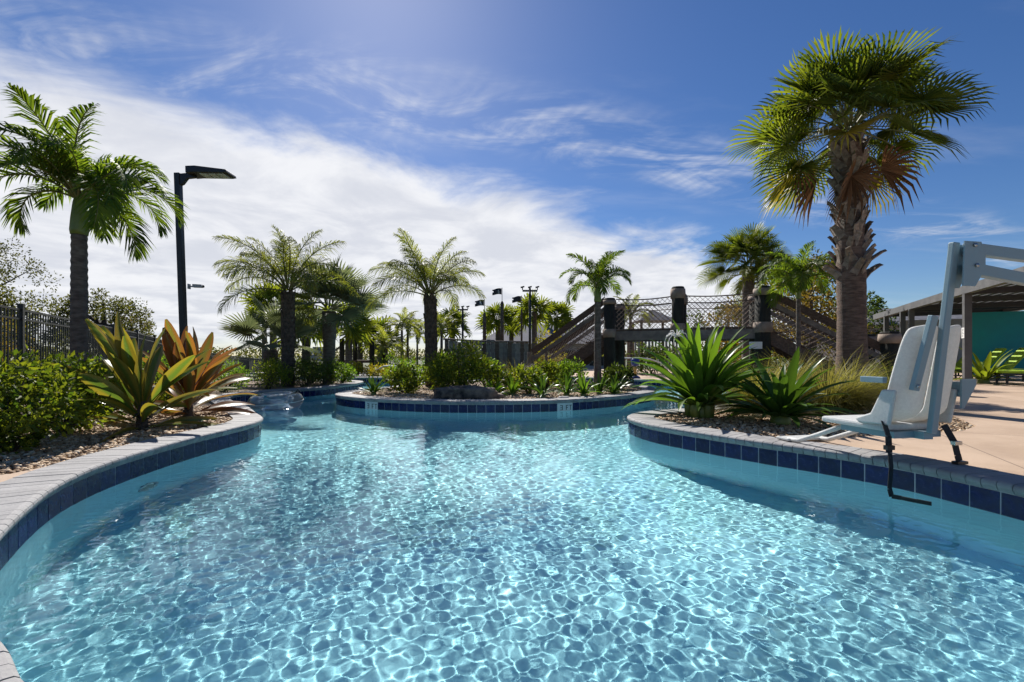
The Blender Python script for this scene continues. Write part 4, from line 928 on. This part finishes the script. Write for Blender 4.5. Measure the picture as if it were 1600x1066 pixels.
# ------------------------------------------------------------------ pool things
tb = thing('swim_ring', 'clear inflated swim ring floating by the left bank', 'swim ring', (-4.22, 8.15, .045)); tb.rotation_euler = (R(3), R(-2), .3)
def torus(mb, Rm, rm, n=40, m=16, z0=0, sq=1.0):
    b = len(mb.v)
    for i in range(n):
        a = 2*math.pi*i/n
        for j in range(m):
            q = 2*math.pi*j/m; wr = rm*(1+.03*math.sin(14*a)*(math.cos(q) < -.2)); mb.v.append(((Rm+wr*math.cos(q))*math.cos(a), (Rm+wr*math.cos(q))*math.sin(a), z0+wr*math.sin(q)*sq))
    for i in range(n):
        for j in range(m): mb.f.append((b+i*m+j, b+((i+1) % n)*m+j, b+((i+1) % n)*m+(j+1) % m, b+i*m+(j+1) % m)); mb.m.append(0)
    return mb
torus(MB(), .315, .135, z0=.085).build('tube_wall', M['vinyl'], tb, True)
torus(MB(), .447, .006, 40, 6, z0=.085).build('seam', M['white'], tb, True)
MB().tube([(-.10, -.33, .205), (-.10, -.33, .235)], .022, 10).build('valve', M['teal'], tb)
MB().tube([(.30, .16, .19), (.34, .17, .25), (.38, .16, .20)], .016, 8).build('handle', M['black'], tb)
bd = thing('boulder', 'long low dark boulder at the water side of the island', 'rock', (-.82, 8.18, BED_Z-.03))
def rock(sx, sy, sz, seed):
    bm = bmesh.new(); bmesh.ops.create_icosphere(bm, subdivisions=4, radius=1)
    from mathutils import noise
    for v in bm.verts:
        p = v.co.copy(); d = noise.fractal(p*1.1+Vector((seed, 0, 0)), 1, 2, 5)*.22+noise.fractal(p*4+Vector((0, seed, 0)), 1, 2, 4)*.07
        e = Vector((math.copysign(abs(p.x)**.65, p.x), math.copysign(abs(p.y)**.7, p.y), math.copysign(abs(p.z)**.6, p.z)))
        v.co = Vector((e.x*sx, e.y*sy, e.z*sz))*(1+d)
    me = bpy.data.meshes.new('rock_body'); bm.to_mesh(me); bm.free(); me.materials.append(M['stone']); me.shade_smooth(); return me
link('rock_body', rock(.56, .24, .135, 3.3), bd, (0, 0, .13))
link('rock_ledge', rock(.24, .17, .07, 9.1), bd, (.42, .02, .08))
prop(link('flat_stone', rock(.10, .06, .022, 5.0), None, (.92, 8.12, BED_Z+.035)), 'pale flat stone lying on the island pebbles', 'stone').data.materials[0] = M['coping']
pl = thing('pool_light', 'round underwater lamp ring set in the left pool wall', 'pool light', (-2.925, 3.66, -.47), 0)
pl.rotation_euler = (0, R(90), .02)
torus(MB(), .085, .014, 24, 8).build('trim_ring', M['steel'], pl, True); MB().lathe([(.08, -.01), (.07, .006), (.02, .012)], 20).build('lens', M['lens'], pl, True)
# ------------------------------------------------------------------ rope bridge
BP = [Vector((2.57, 12.0, 0)), Vector((4.13, 11.33, 0)), Vector((5.84, 10.6, 0))]
bd_ = (BP[2]-BP[0]).normalized(); bn = Vector((-bd_.y, bd_.x, 0)); DZ = 1.58; Zv = Vector((0, 0, 1))
br = thing('rope_bridge', 'timber footbridge with rope net sides and stairs crossing the lazy river', 'bridge', (0, 0, 0))
def post(p, r, z0, z1, parent, collars, cap=True):
    o = MB().lathe([(r, z0), (r*1.0, z0+(z1-z0)*.5), (r*.97, z1)], 14, (p.x, p.y)).build('post', M['pile'], parent, True)
    for (a, b) in collars: MB().lathe([(r*1.16, a), (r*1.22, (a+b)/2), (r*1.16, b)], 14, (p.x, p.y)).build('collar', M['collar'], o, True)
    if cap: MB().lathe([(r*1.05, z1), (r*.9, z1+.035), (.02, z1+.04)], 14, (p.x, p.y)).build('cap', M['pile'], o)
    return o
for side in (0, 1):
    off = bn*1.5*side
    post(BP[0]+off, .15, -.1, 2.42, br, ((2.42-.13, 2.40), (DZ-.16, DZ+.06)))
    post(BP[1]+off, .15, 1.28, 2.62, br, ((2.62-.26, 2.60), (DZ-.02, DZ+.16)))
    post(BP[2]+off, .17, -.1, 2.52, br, ((2.52-.18, 2.50), (DZ-.10, DZ+.14)))
    MB().beam(BP[0]+off+Zv*1.46, BP[2]+off+Zv*1.46, .07, .23).build('side_beam', M['wood_grey'], br)
d0 = BP[0]; L = (BP[2]-BP[0]).length; k = 0; s = .08
plank = MB().box(-.066, .066, -.02, 1.52, -.02, .02).mesh('deck_plank', M['wood'])
while s < L-.05:
    link('deck_plank', plank, br, d0+bd_*s+Zv*(DZ+.02), (0, 0, math.atan2(bd_.y, bd_.x))); s += .145
def net(a0, b0, a1, b1, cell, parent, mt, r=.0058, top_r=.015):
    """diamond rope net between bottom edge a0-b0 and top edge a1-b1"""
    mb = MB(); a0, b0, a1, b1 = map(Vector, (a0, b0, a1, b1)); W = (b0-a0).length; H = ((a1-a0).length+(b1-b0).length)/2
    def P(s, t): return a0.lerp(b0, s).lerp(a1.lerp(b1, s), t)+Vector((0, 0, -.04*math.sin(math.pi*s)*t))
    c = -H
    while c < W:
        for sg in (1, -1):
            p = []
            lo, hi = max(0, -c), min(H, W-c)
            if hi-lo > .02:
                for q in np.linspace(lo, hi, 4):
                    s_ = (c+q)/W; p.append(P(s_ if sg == 1 else 1-s_, q/H))
                mb.tube(p, r, 3, cap=False)
        c += cell
    for t_, rr in ((0, top_r), (.80, top_r*.7), (1, top_r)): mb.tube([P(s_, t_) for s_ in np.linspace(0, 1, 7)], rr, 5)
    return mb.build('rope_net', mt, parent)
for side in (0, 1):
    off = bn*1.5*side
    for i in (0, 1):
        p, q = BP[i]+bd_*.17+off, BP[i+1]-bd_*.17+off
        net(p+Zv*(DZ+.04), q+Zv*(DZ+.04), p+Zv*2.42, q+Zv*2.42, .12, br, M['rope'])
def stairs(top, d, run, drop, side_sign, n=8):
    for side in (0, 1):
        off = bn*1.5*side
        a = top+d*.12+off+Zv*(DZ-.20); b = a+d*run-Zv*(drop-.02)
        MB().beam(a, b, .06, .27).build('stringer', M['wood'], br)
        for h, hh in ((.78, .16), (.56, .10)): MB().beam(a+Zv*(h+.25), b+Zv*(h+.25), .045, hh).build('handrail', M['wood_grey' if h < .7 else 'wood'], br)
        net(a+Zv*.2, b+Zv*.2, a+Zv*1.12, b+Zv*1.02, .12, br, M['rope'])
        e = b+d*.10
        if side_sign > 0: post(Vector((e.x, e.y, 0)), .17, -.1, 1.42, br, ((1.20, 1.40),))
        else: MB().beam(Vector((e.x, e.y, 0)), Vector((e.x, e.y, 1.05)), .09, .09).build('end_post', M['wood_grey'], br)
    for k in range(n):
        s = (k+.5)/n; p = top+d*(.12+run*s)+Zv*(DZ-.02-(drop)*s); MB().beam(p+bn*.03, p+bn*1.47, .27, .04).build('step', M['wood'], br)
stairs(BP[0], -bd_, 2.05, 1.38, -1); stairs(BP[2], bd_, 2.15, 1.34, 1)
MB().box(5.45, 5.72, 10.40, 10.46, 1.10, 1.26).build('sign_board', M['white'], br)
# ------------------------------------------------------------------ what stands beyond
sw = thing('ship_wall', 'weathered plank wall with a rope along its top beyond the island', 'wall', (-.9, 17.9, .1))
rg = random.Random(5)
for k in range(20):
    x = -1.75+k*.165; h = 1.46-.05*math.sin(k*.5)-.004*k+rg.uniform(-.02, .02); MB().box(x, x+.155, rg.uniform(-.012, .0), .05, 0, h).build('plank', M['wood_grey' if k % 3 else 'wood'], sw)
MB().tube([(-1.8, -.03, 1.50), (-.8, -.03, 1.44), (.2, -.03, 1.40), (1.55, -.03, 1.38)], .035, 8).build('top_rope', M['rope'], sw, True)
MB().box(-1.8, 1.55, .055, .10, .3, .42).box(-1.8, 1.55, .055, .10, 1.0, 1.12).build('cross_rail', M['wood'], sw)
for i, (px, zt, Y, lab) in enumerate(((757, 3.2, 19.0, 'flagpole with a black flag nearest the far floodlight post'), (784.5, 3.62, 18.6, 'tallest flagpole with a black flag behind the ship wall'), (815, 3.38, 19.2, 'thin flagpole with a black flag beside the near floodlight post'))):
    x = (px-800)/711*Y; t = thing('flagpole', lab, 'flagpole', (x, Y, .1))
    MB().tube([(0, 0, 0), (0, 0, (zt-.6)*.99), (0, 0, zt-.55)], [.085, .07, .03] if i < 2 else [.05, .04, .02], 10).tube([(0, 0, zt-.7), (0, 0, zt)], .014, 6).build('pole', M['trunk_dark'], t, True)
    mb = MB(); nx, nz = 8, 4
    for a in range(nx+1):
        for b in range(nz+1):
            u = a/nx; mb.v.append((-.02-.38*u, .035*math.sin(u*7+i)*u, zt-.03-.25*(b/nz)*(1-.1*u)-.03*u+.02*math.sin(5*u)))
    for a in range(nx):
        for b in range(nz):
            if a == nx-1 and b in (1,): continue
            q = a*(nz+1)+b; mb.f.append((q, q+1, q+nz+2, q+nz+1)); mb.m.append(0)
    f = mb.build('flag', M['ink'], t, True)
    s = f.modifiers.new('thick', 'SOLIDIFY'); s.thickness = .004
    e = MB()
    for sy in (-1, 1):
        yy = .012*sy+.006; c = [(-.17+.035*math.cos(k*.785), yy-.003, zt-.125+.04*math.sin(k*.785)) for k in range(8)]; e.poly(c)
        e.beam((-.23, yy, zt-.225), (-.11, yy, zt-.165), .004, .016).beam((-.23, yy, zt-.165), (-.11, yy, zt-.225), .004, .016)
    e.build('emblem', M['white'], f)
for px, zt, Y, hw, lab in ((723, 3.22, 22, .25, 'black floodlight post with a crossbar, farther one by the fan palm'), (828, 3.62, 18.4, .30, 'black floodlight post with a crossbar beside the grey roof')):
    x = (px-800)/711*Y; t = thing('floodlight_post', lab, 'light post', (x, Y, .05))
    MB().tube([(0, 0, 0), (0, 0, zt)], [.06, .045], 10).build('pole', M['black'], t, True)
    MB().box(-hw, hw, -.03, .03, zt-.14, zt-.07).build('crossbar', M['black'], t)
    for k in (-1, 0, 1):
        MB().box(k*hw-.02, k*hw+.02, -.02, .02, zt-.07, zt+.03).prism([(-.08, .0), (.07, .035), (.08, -.01), (-.07, -.05)], lambda a, b, c: (k*hw+a, c, zt+.055+b), .10).build('floodlight', M['black'], t)
hs_ = thing('grey_roof_house', 'house with a hipped grey shingle roof beyond the ship wall', 'house', (2.8, 42, -.9))
MB().box(-5.2, 6.0, -3.2, 3.2, 0, 3.0).build('wall', M['wall_pale'], hs_)
rf = MB(); b = [(-6, -4, 2.85), (6.8, -4, 2.85), (6.8, 4, 2.85), (-6, 4, 2.85)]; r0, r1 = (-2.9, 0, 4.75), (3.2, 0, 4.75)
rf.poly([b[0], b[1], r1, r0]).poly([b[1], b[2], r1]).poly([b[2], b[3], r0, r1]).poly([b[3], b[0], r0]).poly(b[::-1]).build('roof', M['shingle'], hs_)
MB().lathe([(.16, 4.2), (.16, 4.75), (.30, 4.8), (.30, 4.95), (.1, 5.0)], 10, (.4, -.6)).build('roof_vent', M['black'], hs_)
for k in (-3.6, -1, 2, 4.4): MB().box(k-.6, k+.6, -3.24, -3.18, 1.0, 2.3).build('window', M['black'], hs_)
gz = thing('gazebo', 'small gazebo with a pointed grey roof seen through the bridge net', 'gazebo', (6.85, 22.2, .1))
MB().poly([(-.9, -.9, 2.5), (.9, -.9, 2.5), (0, 0, 3.1)]).poly([(.9, -.9, 2.5), (.9, .9, 2.5), (0, 0, 3.1)]).poly([(.9, .9, 2.5), (-.9, .9, 2.5), (0, 0, 3.1)]).poly([(-.9, .9, 2.5), (-.9, -.9, 2.5), (0, 0, 3.1)]).poly([(-.9, .9, 2.5), (.9, .9, 2.5), (.9, -.9, 2.5), (-.9, -.9, 2.5)]).build('roof', M['shingle'], gz)
for sx in (-1, 1):
    for sy in (-1, 1): MB().box(sx*.75-.05, sx*.75+.05, sy*.75-.05, sy*.75+.05, 0, 2.5).build('post', M['wood'], gz)
sf = thing('slat_screen', 'row of uneven grey upright slats seen under the bridge deck', 'screen', (6.4, 19.6, .1), R(-4))
rg = random.Random(8)
for k in range(19): MB().box(-1.25+k*.145, -1.25+k*.145+rg.uniform(.07, .11), rg.uniform(-.02, .02), rg.uniform(.03, .05), rg.uniform(.25, .6), 1.85+rg.uniform(-.08, .05)).build('slat', M['grey_metal' if k % 3 else 'wood_grey'], sf)
MB().box(-1.35, 1.6, .055, .10, 1.7, 1.8).box(-1.35, 1.6, .055, .10, .8, .9).build('rail', M['wood'], sf); MB().box(-1.4, -1.3, .05, .15, 0, 1.9).box(1.55, 1.65, .05, .15, 0, 1.9).build('post', M['wood'], sf)
wp = thing('water_play', 'yellow post with blue tipping buckets and a white pipe beyond the bridge', 'water toy', (4.22, 15.6, .165))
MB().lathe([(.17, 0), (.17, .05), (.10, .09)], 16).build('base', M['blue_paint'], wp, True); MB().lathe([(.05, .08), (.05, .46)], 12).build('post', M['yellow_paint'], wp, True)
for x in (-.5, 0.0): MB().lathe([(.09, .42), (.135, .48), (.145, .66), (.12, .67)], 14, (x, 0)).build('bucket', M['blue_paint'], wp, True)
MB().tube([(-.65, 0, .69), (.1, 0, .70), (.5, 0, .66), (.85, -.05, .54), (1.05, -.1, .36), (1.15, -.12, .0)], .022, 8).build('pipe', M['white'], wp, True)
wp2 = thing('water_play', 'white arched spray pipe on the far bank beside the yellow shrubs', 'water toy', (-4.7, 16.9, .11)); MB().tube([(-.5, 0, 0), (-.4, 0, .28), (-.05, 0, .44), (.3, 0, .46), (.55, 0, .40)], .03, 8).build('pipe', M['white'], wp2, True)
dk = thing('small_footbridge', 'little dark footbridge with round posts beyond the river bend', 'bridge', (-7.0, 20.4, 0))
for x, y in ((-.62, 0), (-.34, .9), (.72, 0), (1.0, .9)): MB().lathe([(.11, -.2), (.11, 1.68), (.08, 1.71)], 12, (x, y)).build('post', M['pile'], dk, True)
MB().box(-.6, .72, -.06, .95, .62, .74).build('deck', M['wood'], dk)
for a, b in (((-.62, 0, .7), (-1.5, .1, .1)), ((.72, 0, .7), (1.7, -.1, .1))): MB().beam(a, b, .06, .26).build('stringer', M['wood'], dk); MB().beam(Vector(a)+Zv*.7, Vector(b)+Zv*.7, .04, .08).build('handrail', M['wood_grey'], dk)
MB().tube([(-.62, 0, 1.45), (.05, 0, 1.32), (.72, 0, 1.45)], .02, 6).build('rope', M['rope'], dk)
# ------------------------------------------------------------------ pergola, panels, loungers
PG = Vector((12.1, 12.1, .187)); pd = Vector((.515, 1, 0)); pn = Vector((1, -.515, 0)).normalized(); pa = math.atan2(pd.y, pd.x)
pg = thing('pergola', 'long grey metal pergola with a slatted roof over the sun deck', 'pergola', (0, 0, 0))
def at_p(t, o, z): return PG+pd*t+pn*o+Zv*z
for t_ in (-4.1, 0, 4.1, 5.0, 7.0):
    for o in (0, 3.6):
        c = at_p(t_, o, 0); MB().beam(c, c+Zv*2.40, .15, .15, up=(pd.x, pd.y, 0)).build('post', M['pergola'], pg)
for o in (0, 3.6): MB().beam(at_p(-5.0, o, 2.51), at_p(8.6, o, 2.51), .16, .22).build('beam', M['pergola'], pg)
for t_ in (-4.1, -2, 0, 2, 4.1, 5.0, 7.0): MB().beam(at_p(t_, .085, 2.46), at_p(t_, 3.515, 2.46), .08, .16).build('cross_beam', M['pergola_dark'], pg)
for k in range(15):
    o = .15+k*.235; MB().beam(at_p(-4.9, o, 2.62), at_p(8.5, o, 2.62), .15, .05).build('roof_slat', M['pergola_dark'], pg)
for t_, o0, o1, m_, lab in ((4.0, 1.5, 3.5, 'teal', 'teal panel dividing the pergola bays'), (6.9, .5, 3.5, 'wall_pale', 'pale grey end panel of the pergola')):
    o = MB().beam(at_p(t_, o0, 1.16), at_p(t_, o1, 1.16), .04, 2.1).build('privacy_panel', M[m_], pg); o['label'] = lab
def notice(label, t_, w_, h_, z):
    t = thing('notice', label, 'sign', at_p(t_, -.082, z), math.atan2(-pn.y, -pn.x)+math.pi/2)
    MB().box(-w_/2, w_/2, -.004, .004, -h_/2, h_/2).build('plate', M['white'], t)
    mb = MB()
    for k in range(6): mb.box(-w_*.32, w_*(.32-.1*(k % 3)), -.0062, -.0042, h_*(.36-.14*k)-.006, h_*(.36-.14*k)+.006)
    mb.build('print', M['ink'], t)
notice('white notice with dark print on the near pergola post', 0, .17, .28, 1.36); notice('small white notice on the far end post of the pergola', 7.0, .15, .24, .95)
def lounger(label, t_, o):
    t = thing('sun_lounger', label, 'sun lounger', at_p(t_, o, 0), math.atan2(pn.y, pn.x), 'lime sun loungers under the pergola')
    MB().box(-.95, .35, -.30, .30, .30, .36).build('seat', M['lime'], t, bevel=.01)
    MB().beam((.36, 0, .35), (.80, 0, .98), .06, .60, up=(0, 1, 0)).build('backrest', M['lime'], t)
    for x in (-.85, .3, .85):
        for y in (-.27, .27): MB().box(x-.02, x+.02, y-.02, y+.02, 0, .30 if x < .6 else .29).build('leg', M['black'], t)
    MB().box(-.95, .92, -.31, -.28, .26, .30).box(-.95, .92, .28, .31, .26, .30).build('frame', M['black'], t)
for t_, o, lb in ((1.0, 1.4, 'lime sun lounger beside the yellow green strap plant'), (2.5, 1.4, 'lime sun lounger in the middle of the pergola bay'), (3.3, 1.2, 'lime sun lounger close against the wide teal panel'), (5.9, 1.5, 'lime sun lounger in the end bay by the pale grey panel'), (.2, 1.6, 'lime sun lounger level with the pergola post that carries the notice')): lounger(lb, t_, o)
cb = thing('clubhouse', 'low building with a grey roof at the far end of the pergola', 'building', (22.5, 27.5, .1))
MB().box(-3.2, 3.5, -2.5, 3, 0, 2.5).build('wall', M['wall_pale'], cb); MB().poly([(-3.9, -3.2, 2.5), (4.2, -3.2, 2.5), (4.2, 0, 3.7), (-2.5, 0, 3.7)]).poly([(4.2, 3.6, 2.5), (-3.9, 3.6, 2.5), (-2.5, 0, 3.7), (4.2, 0, 3.7)]).poly([(-3.9, 3.6, 2.5), (-3.9, -3.2, 2.5), (-2.5, 0, 3.7)]).poly([(4.2, -3.2, 2.5), (4.2, 3.6, 2.5), (4.2, 0, 3.7)]).poly([(-3.9, -3.2, 2.49), (-3.9, 3.6, 2.49), (4.2, 3.6, 2.49), (4.2, -3.2, 2.49)]).build('roof', M['shingle'], cb)
MB().box(-1.5, -.4, -2.54, -2.48, 0, 2.1).build('door', M['bronze'], cb); MB().box(.6, 2.2, -2.54, -2.48, .9, 2.0).build('window', M['black'], cb)
# ------------------------------------------------------------------ pool lift
pf = thing('pool_lift', 'grey pool lift with a pale plastic chair hanging over the coping', 'pool lift', (2.80, 3.14, 0), math.atan2(.1, .5))
# local frame: x to the chair's right, y the way it faces (away from the pool's near edge), z up
SZ = .44
def shell_part(x0, x1, name):
    """half of the seat shell's back: rounded panel bent round the sitter"""
    mb = MB(); nx, nz = 8, 14; w = x1-x0
    for a in range(nx+1):
        for b in range(nz+1):
            u = a/nx; v = b/nz; taper = 1-.16*v**2.2; xm = (x0+x1)/2; sgn = 1 if xm > 0 else -1
            rnd = (max(0, v-.86)/.14)**2*.05
            xx = x0*taper+w*taper*u; xx = xm*taper+(xx-xm*taper)*(1-rnd*2.2)
            yy = -.055*math.sin(math.pi*u)**.7+.06*(abs(xx)/.26)**2-.085*v+.20*(max(0, .16-v)/.16)**2
            mb.v.append((xx+.055*v, yy, SZ+.02+.69*v-.02*(u-.5)**2*4*v))
    for a in range(nx):
        for b in range(nz): q = a*(nz+1)+b; mb.f.append((q, q+nz+1, q+nz+2, q+1)); mb.m.append(0)
    o = mb.build(name, M['lift_plastic'], pf, True); s = o.modifiers.new('thick', 'SOLIDIFY'); s.thickness = .022; s.offset = 0
    sb = o.modifiers.new('smooth', 'SUBSURF'); sb.levels = sb.render_levels = 1; return o
shell_part(-.255, -.012, 'back_shell'); shell_part(.012, .255, 'back_shell')
for sgn in (-1, 1):
    MB().prism([(-.02, 0), (.20, -.01), (.23, .02), (.11, .07), (.03, .24), (-.06, .24)], lambda x, y, z: (sgn*.258+z, x, SZ+.03+y), .03).build('side_wing', M['lift_plastic'], pf, bevel=.012)
MB().box(-.25, .25, .04, .53, SZ-.02, SZ+.025).build('seat', M['lift_plastic'], pf, bevel=.016)
MB().box(-.20, .20, .0, .40, SZ-.065, SZ-.022).build('seat_frame', M['lift_paint'], pf)
def local_mast(z): return Vector((.0+.045*(z-.45), -.09-.075*(z-.45), z))
m0, m1 = local_mast(SZ-.02), local_mast(1.68); MB().beam(m0, m1, .055, .035, up=(0, 1, 0)).build('mast', M['lift_paint'], pf, bevel=.006)
MB().beam(m0+Vector((0, .02, -.02)), m0+Vector((.02, .30, -.03)), .07, .05).build('seat_bracket', M['lift_paint'], pf)
gp = []
for yy in (-.045, .045):
    o = MB().prism([(-.035, 0), (.10, .0), (.135, -.09), (.135, -.17), (.05, -.29), (-.05, -.29)], lambda x, y, z: (m1.x+.05+x, m1.y+yy+z, 1.68+y), .008).build('gusset_plate', M['lift_paint'], pf); gp.append(o)
for (bx, bz) in ((.10, 1.655), (.115, 1.525)):
    MB().tube([(m1.x+.02+bx-.03, m1.y-.062, bz), (m1.x+.02+bx-.03, m1.y-.049, bz)], .012, 8).build('bolt', M['steel'], gp[0], True)
MB().beam((m1.x+.10, m1.y, 1.645), (m1.x+1.55, m1.y+.02, 1.57), .05, .075).build('lift_arm', M['lift_paint'], pf, bevel=.004)
MB().beam((m1.x+.11, m1.y, 1.515), (m1.x+1.55, m1.y+.02, 1.36), .05, .075).build('lift_arm', M['lift_paint'], pf, bevel=.004)
MB().box(m1.x+1.50, m1.x+1.64, m1.y-.07, m1.y+.09, DECK_Z, 1.72).build('column', M['lift_paint'], pf, bevel=.008); MB().box(m1.x+1.25, m1.x+1.95, m1.y-.35, m1.y+.37, DECK_Z, DECK_Z+.10).build('base', M['lift_paint'], pf, bevel=.02)
# armrests: one folded up along the back, one lowered, one stub
MB().beam((-.165, -.10, SZ+.27), (-.10, -.17, SZ+.76), .03, .055, up=(1, 0, 0)).build('armrest', M['lift_paint'], pf, bevel=.004)
MB().tube([(-.160, -.128, SZ+.30), (-.160, -.112, SZ+.30)], .011, 8).build('bolt', M['steel'], pf, True)
MB().beam((-.275, .0, SZ+.335), (-.27, .17, SZ+.335), .035, .04).build('armrest', M['lift_paint'], pf, bevel=.004)
MB().prism([(-.1, 0), (.12, .0), (.12, .035), (.0, .10), (-.1, .10)][::1], lambda x, y, z: (.285+z, .02+x, SZ+.22+y), .03).prism([(-.02, .10), (.12, .10), (.12, .06), (.0, -.10), (-.02, -.10)], lambda x, y, z: (.27+x*.9, -.085+z, SZ+.24+y), .012).build('arm_bracket', M['lift_paint'], pf)
# footrest: two slanting tubes and a flat loop resting just over the coping
for sgn in (-1, 1):
    x = sgn*.15; MB().tube([(x, .42, SZ-.04), (x-.02, .62, SZ-.14), (x-.05, .80, SZ-.225), (x-.06, .90, SZ-.228)], .019, 8).build('footrest_tube', M['lift_plastic'], pf, True)
MB().box(-.25, .13, .86, 1.00, SZ-.240, SZ-.218).build('footplate', M['lift_plastic'], pf, bevel=.008)
def ribbon(name, pts, w, parent, t=.004):
    mb = MB()
    for a, b in zip(pts[:-1], pts[1:]):
        mb.beam(a, b, w, t, up=(0, 1, .2))
    return mb.build(name, M['strap'], parent)
s1 = ribbon('strap', [(-.262, .02, SZ+.05), (-.285, -.03, SZ-.04), (-.285, -.035, SZ-.15)], .05, pf)
ribbon('strap_tail', [(-.285, -.04, SZ-.15), (-.30, -.06, .20), (-.325, -.07, .06), (-.32, -.08, .012), (-.29, -.12, .010), (-.26, -.19, .010), (-.225, -.25, .009)], .036, s1)
MB().box(-.315, -.255, -.05, -.02, SZ-.13, SZ-.10).build('buckle', M['black'], s1)
s2 = ribbon('strap', [(.20, -.02, SZ+.02), (.235, -.06, SZ-.10), (.245, -.07, SZ-.18), (.26, -.07, DECK_Z+.03)], .05, pf)
MB().box(.22, .31, -.09, -.05, DECK_Z+.011, DECK_Z+.03).build('buckle', M['black'], s2); MB().box(.205, .265, -.085, -.055, SZ-.11, SZ-.085).build('slide', M['steel'], s2)
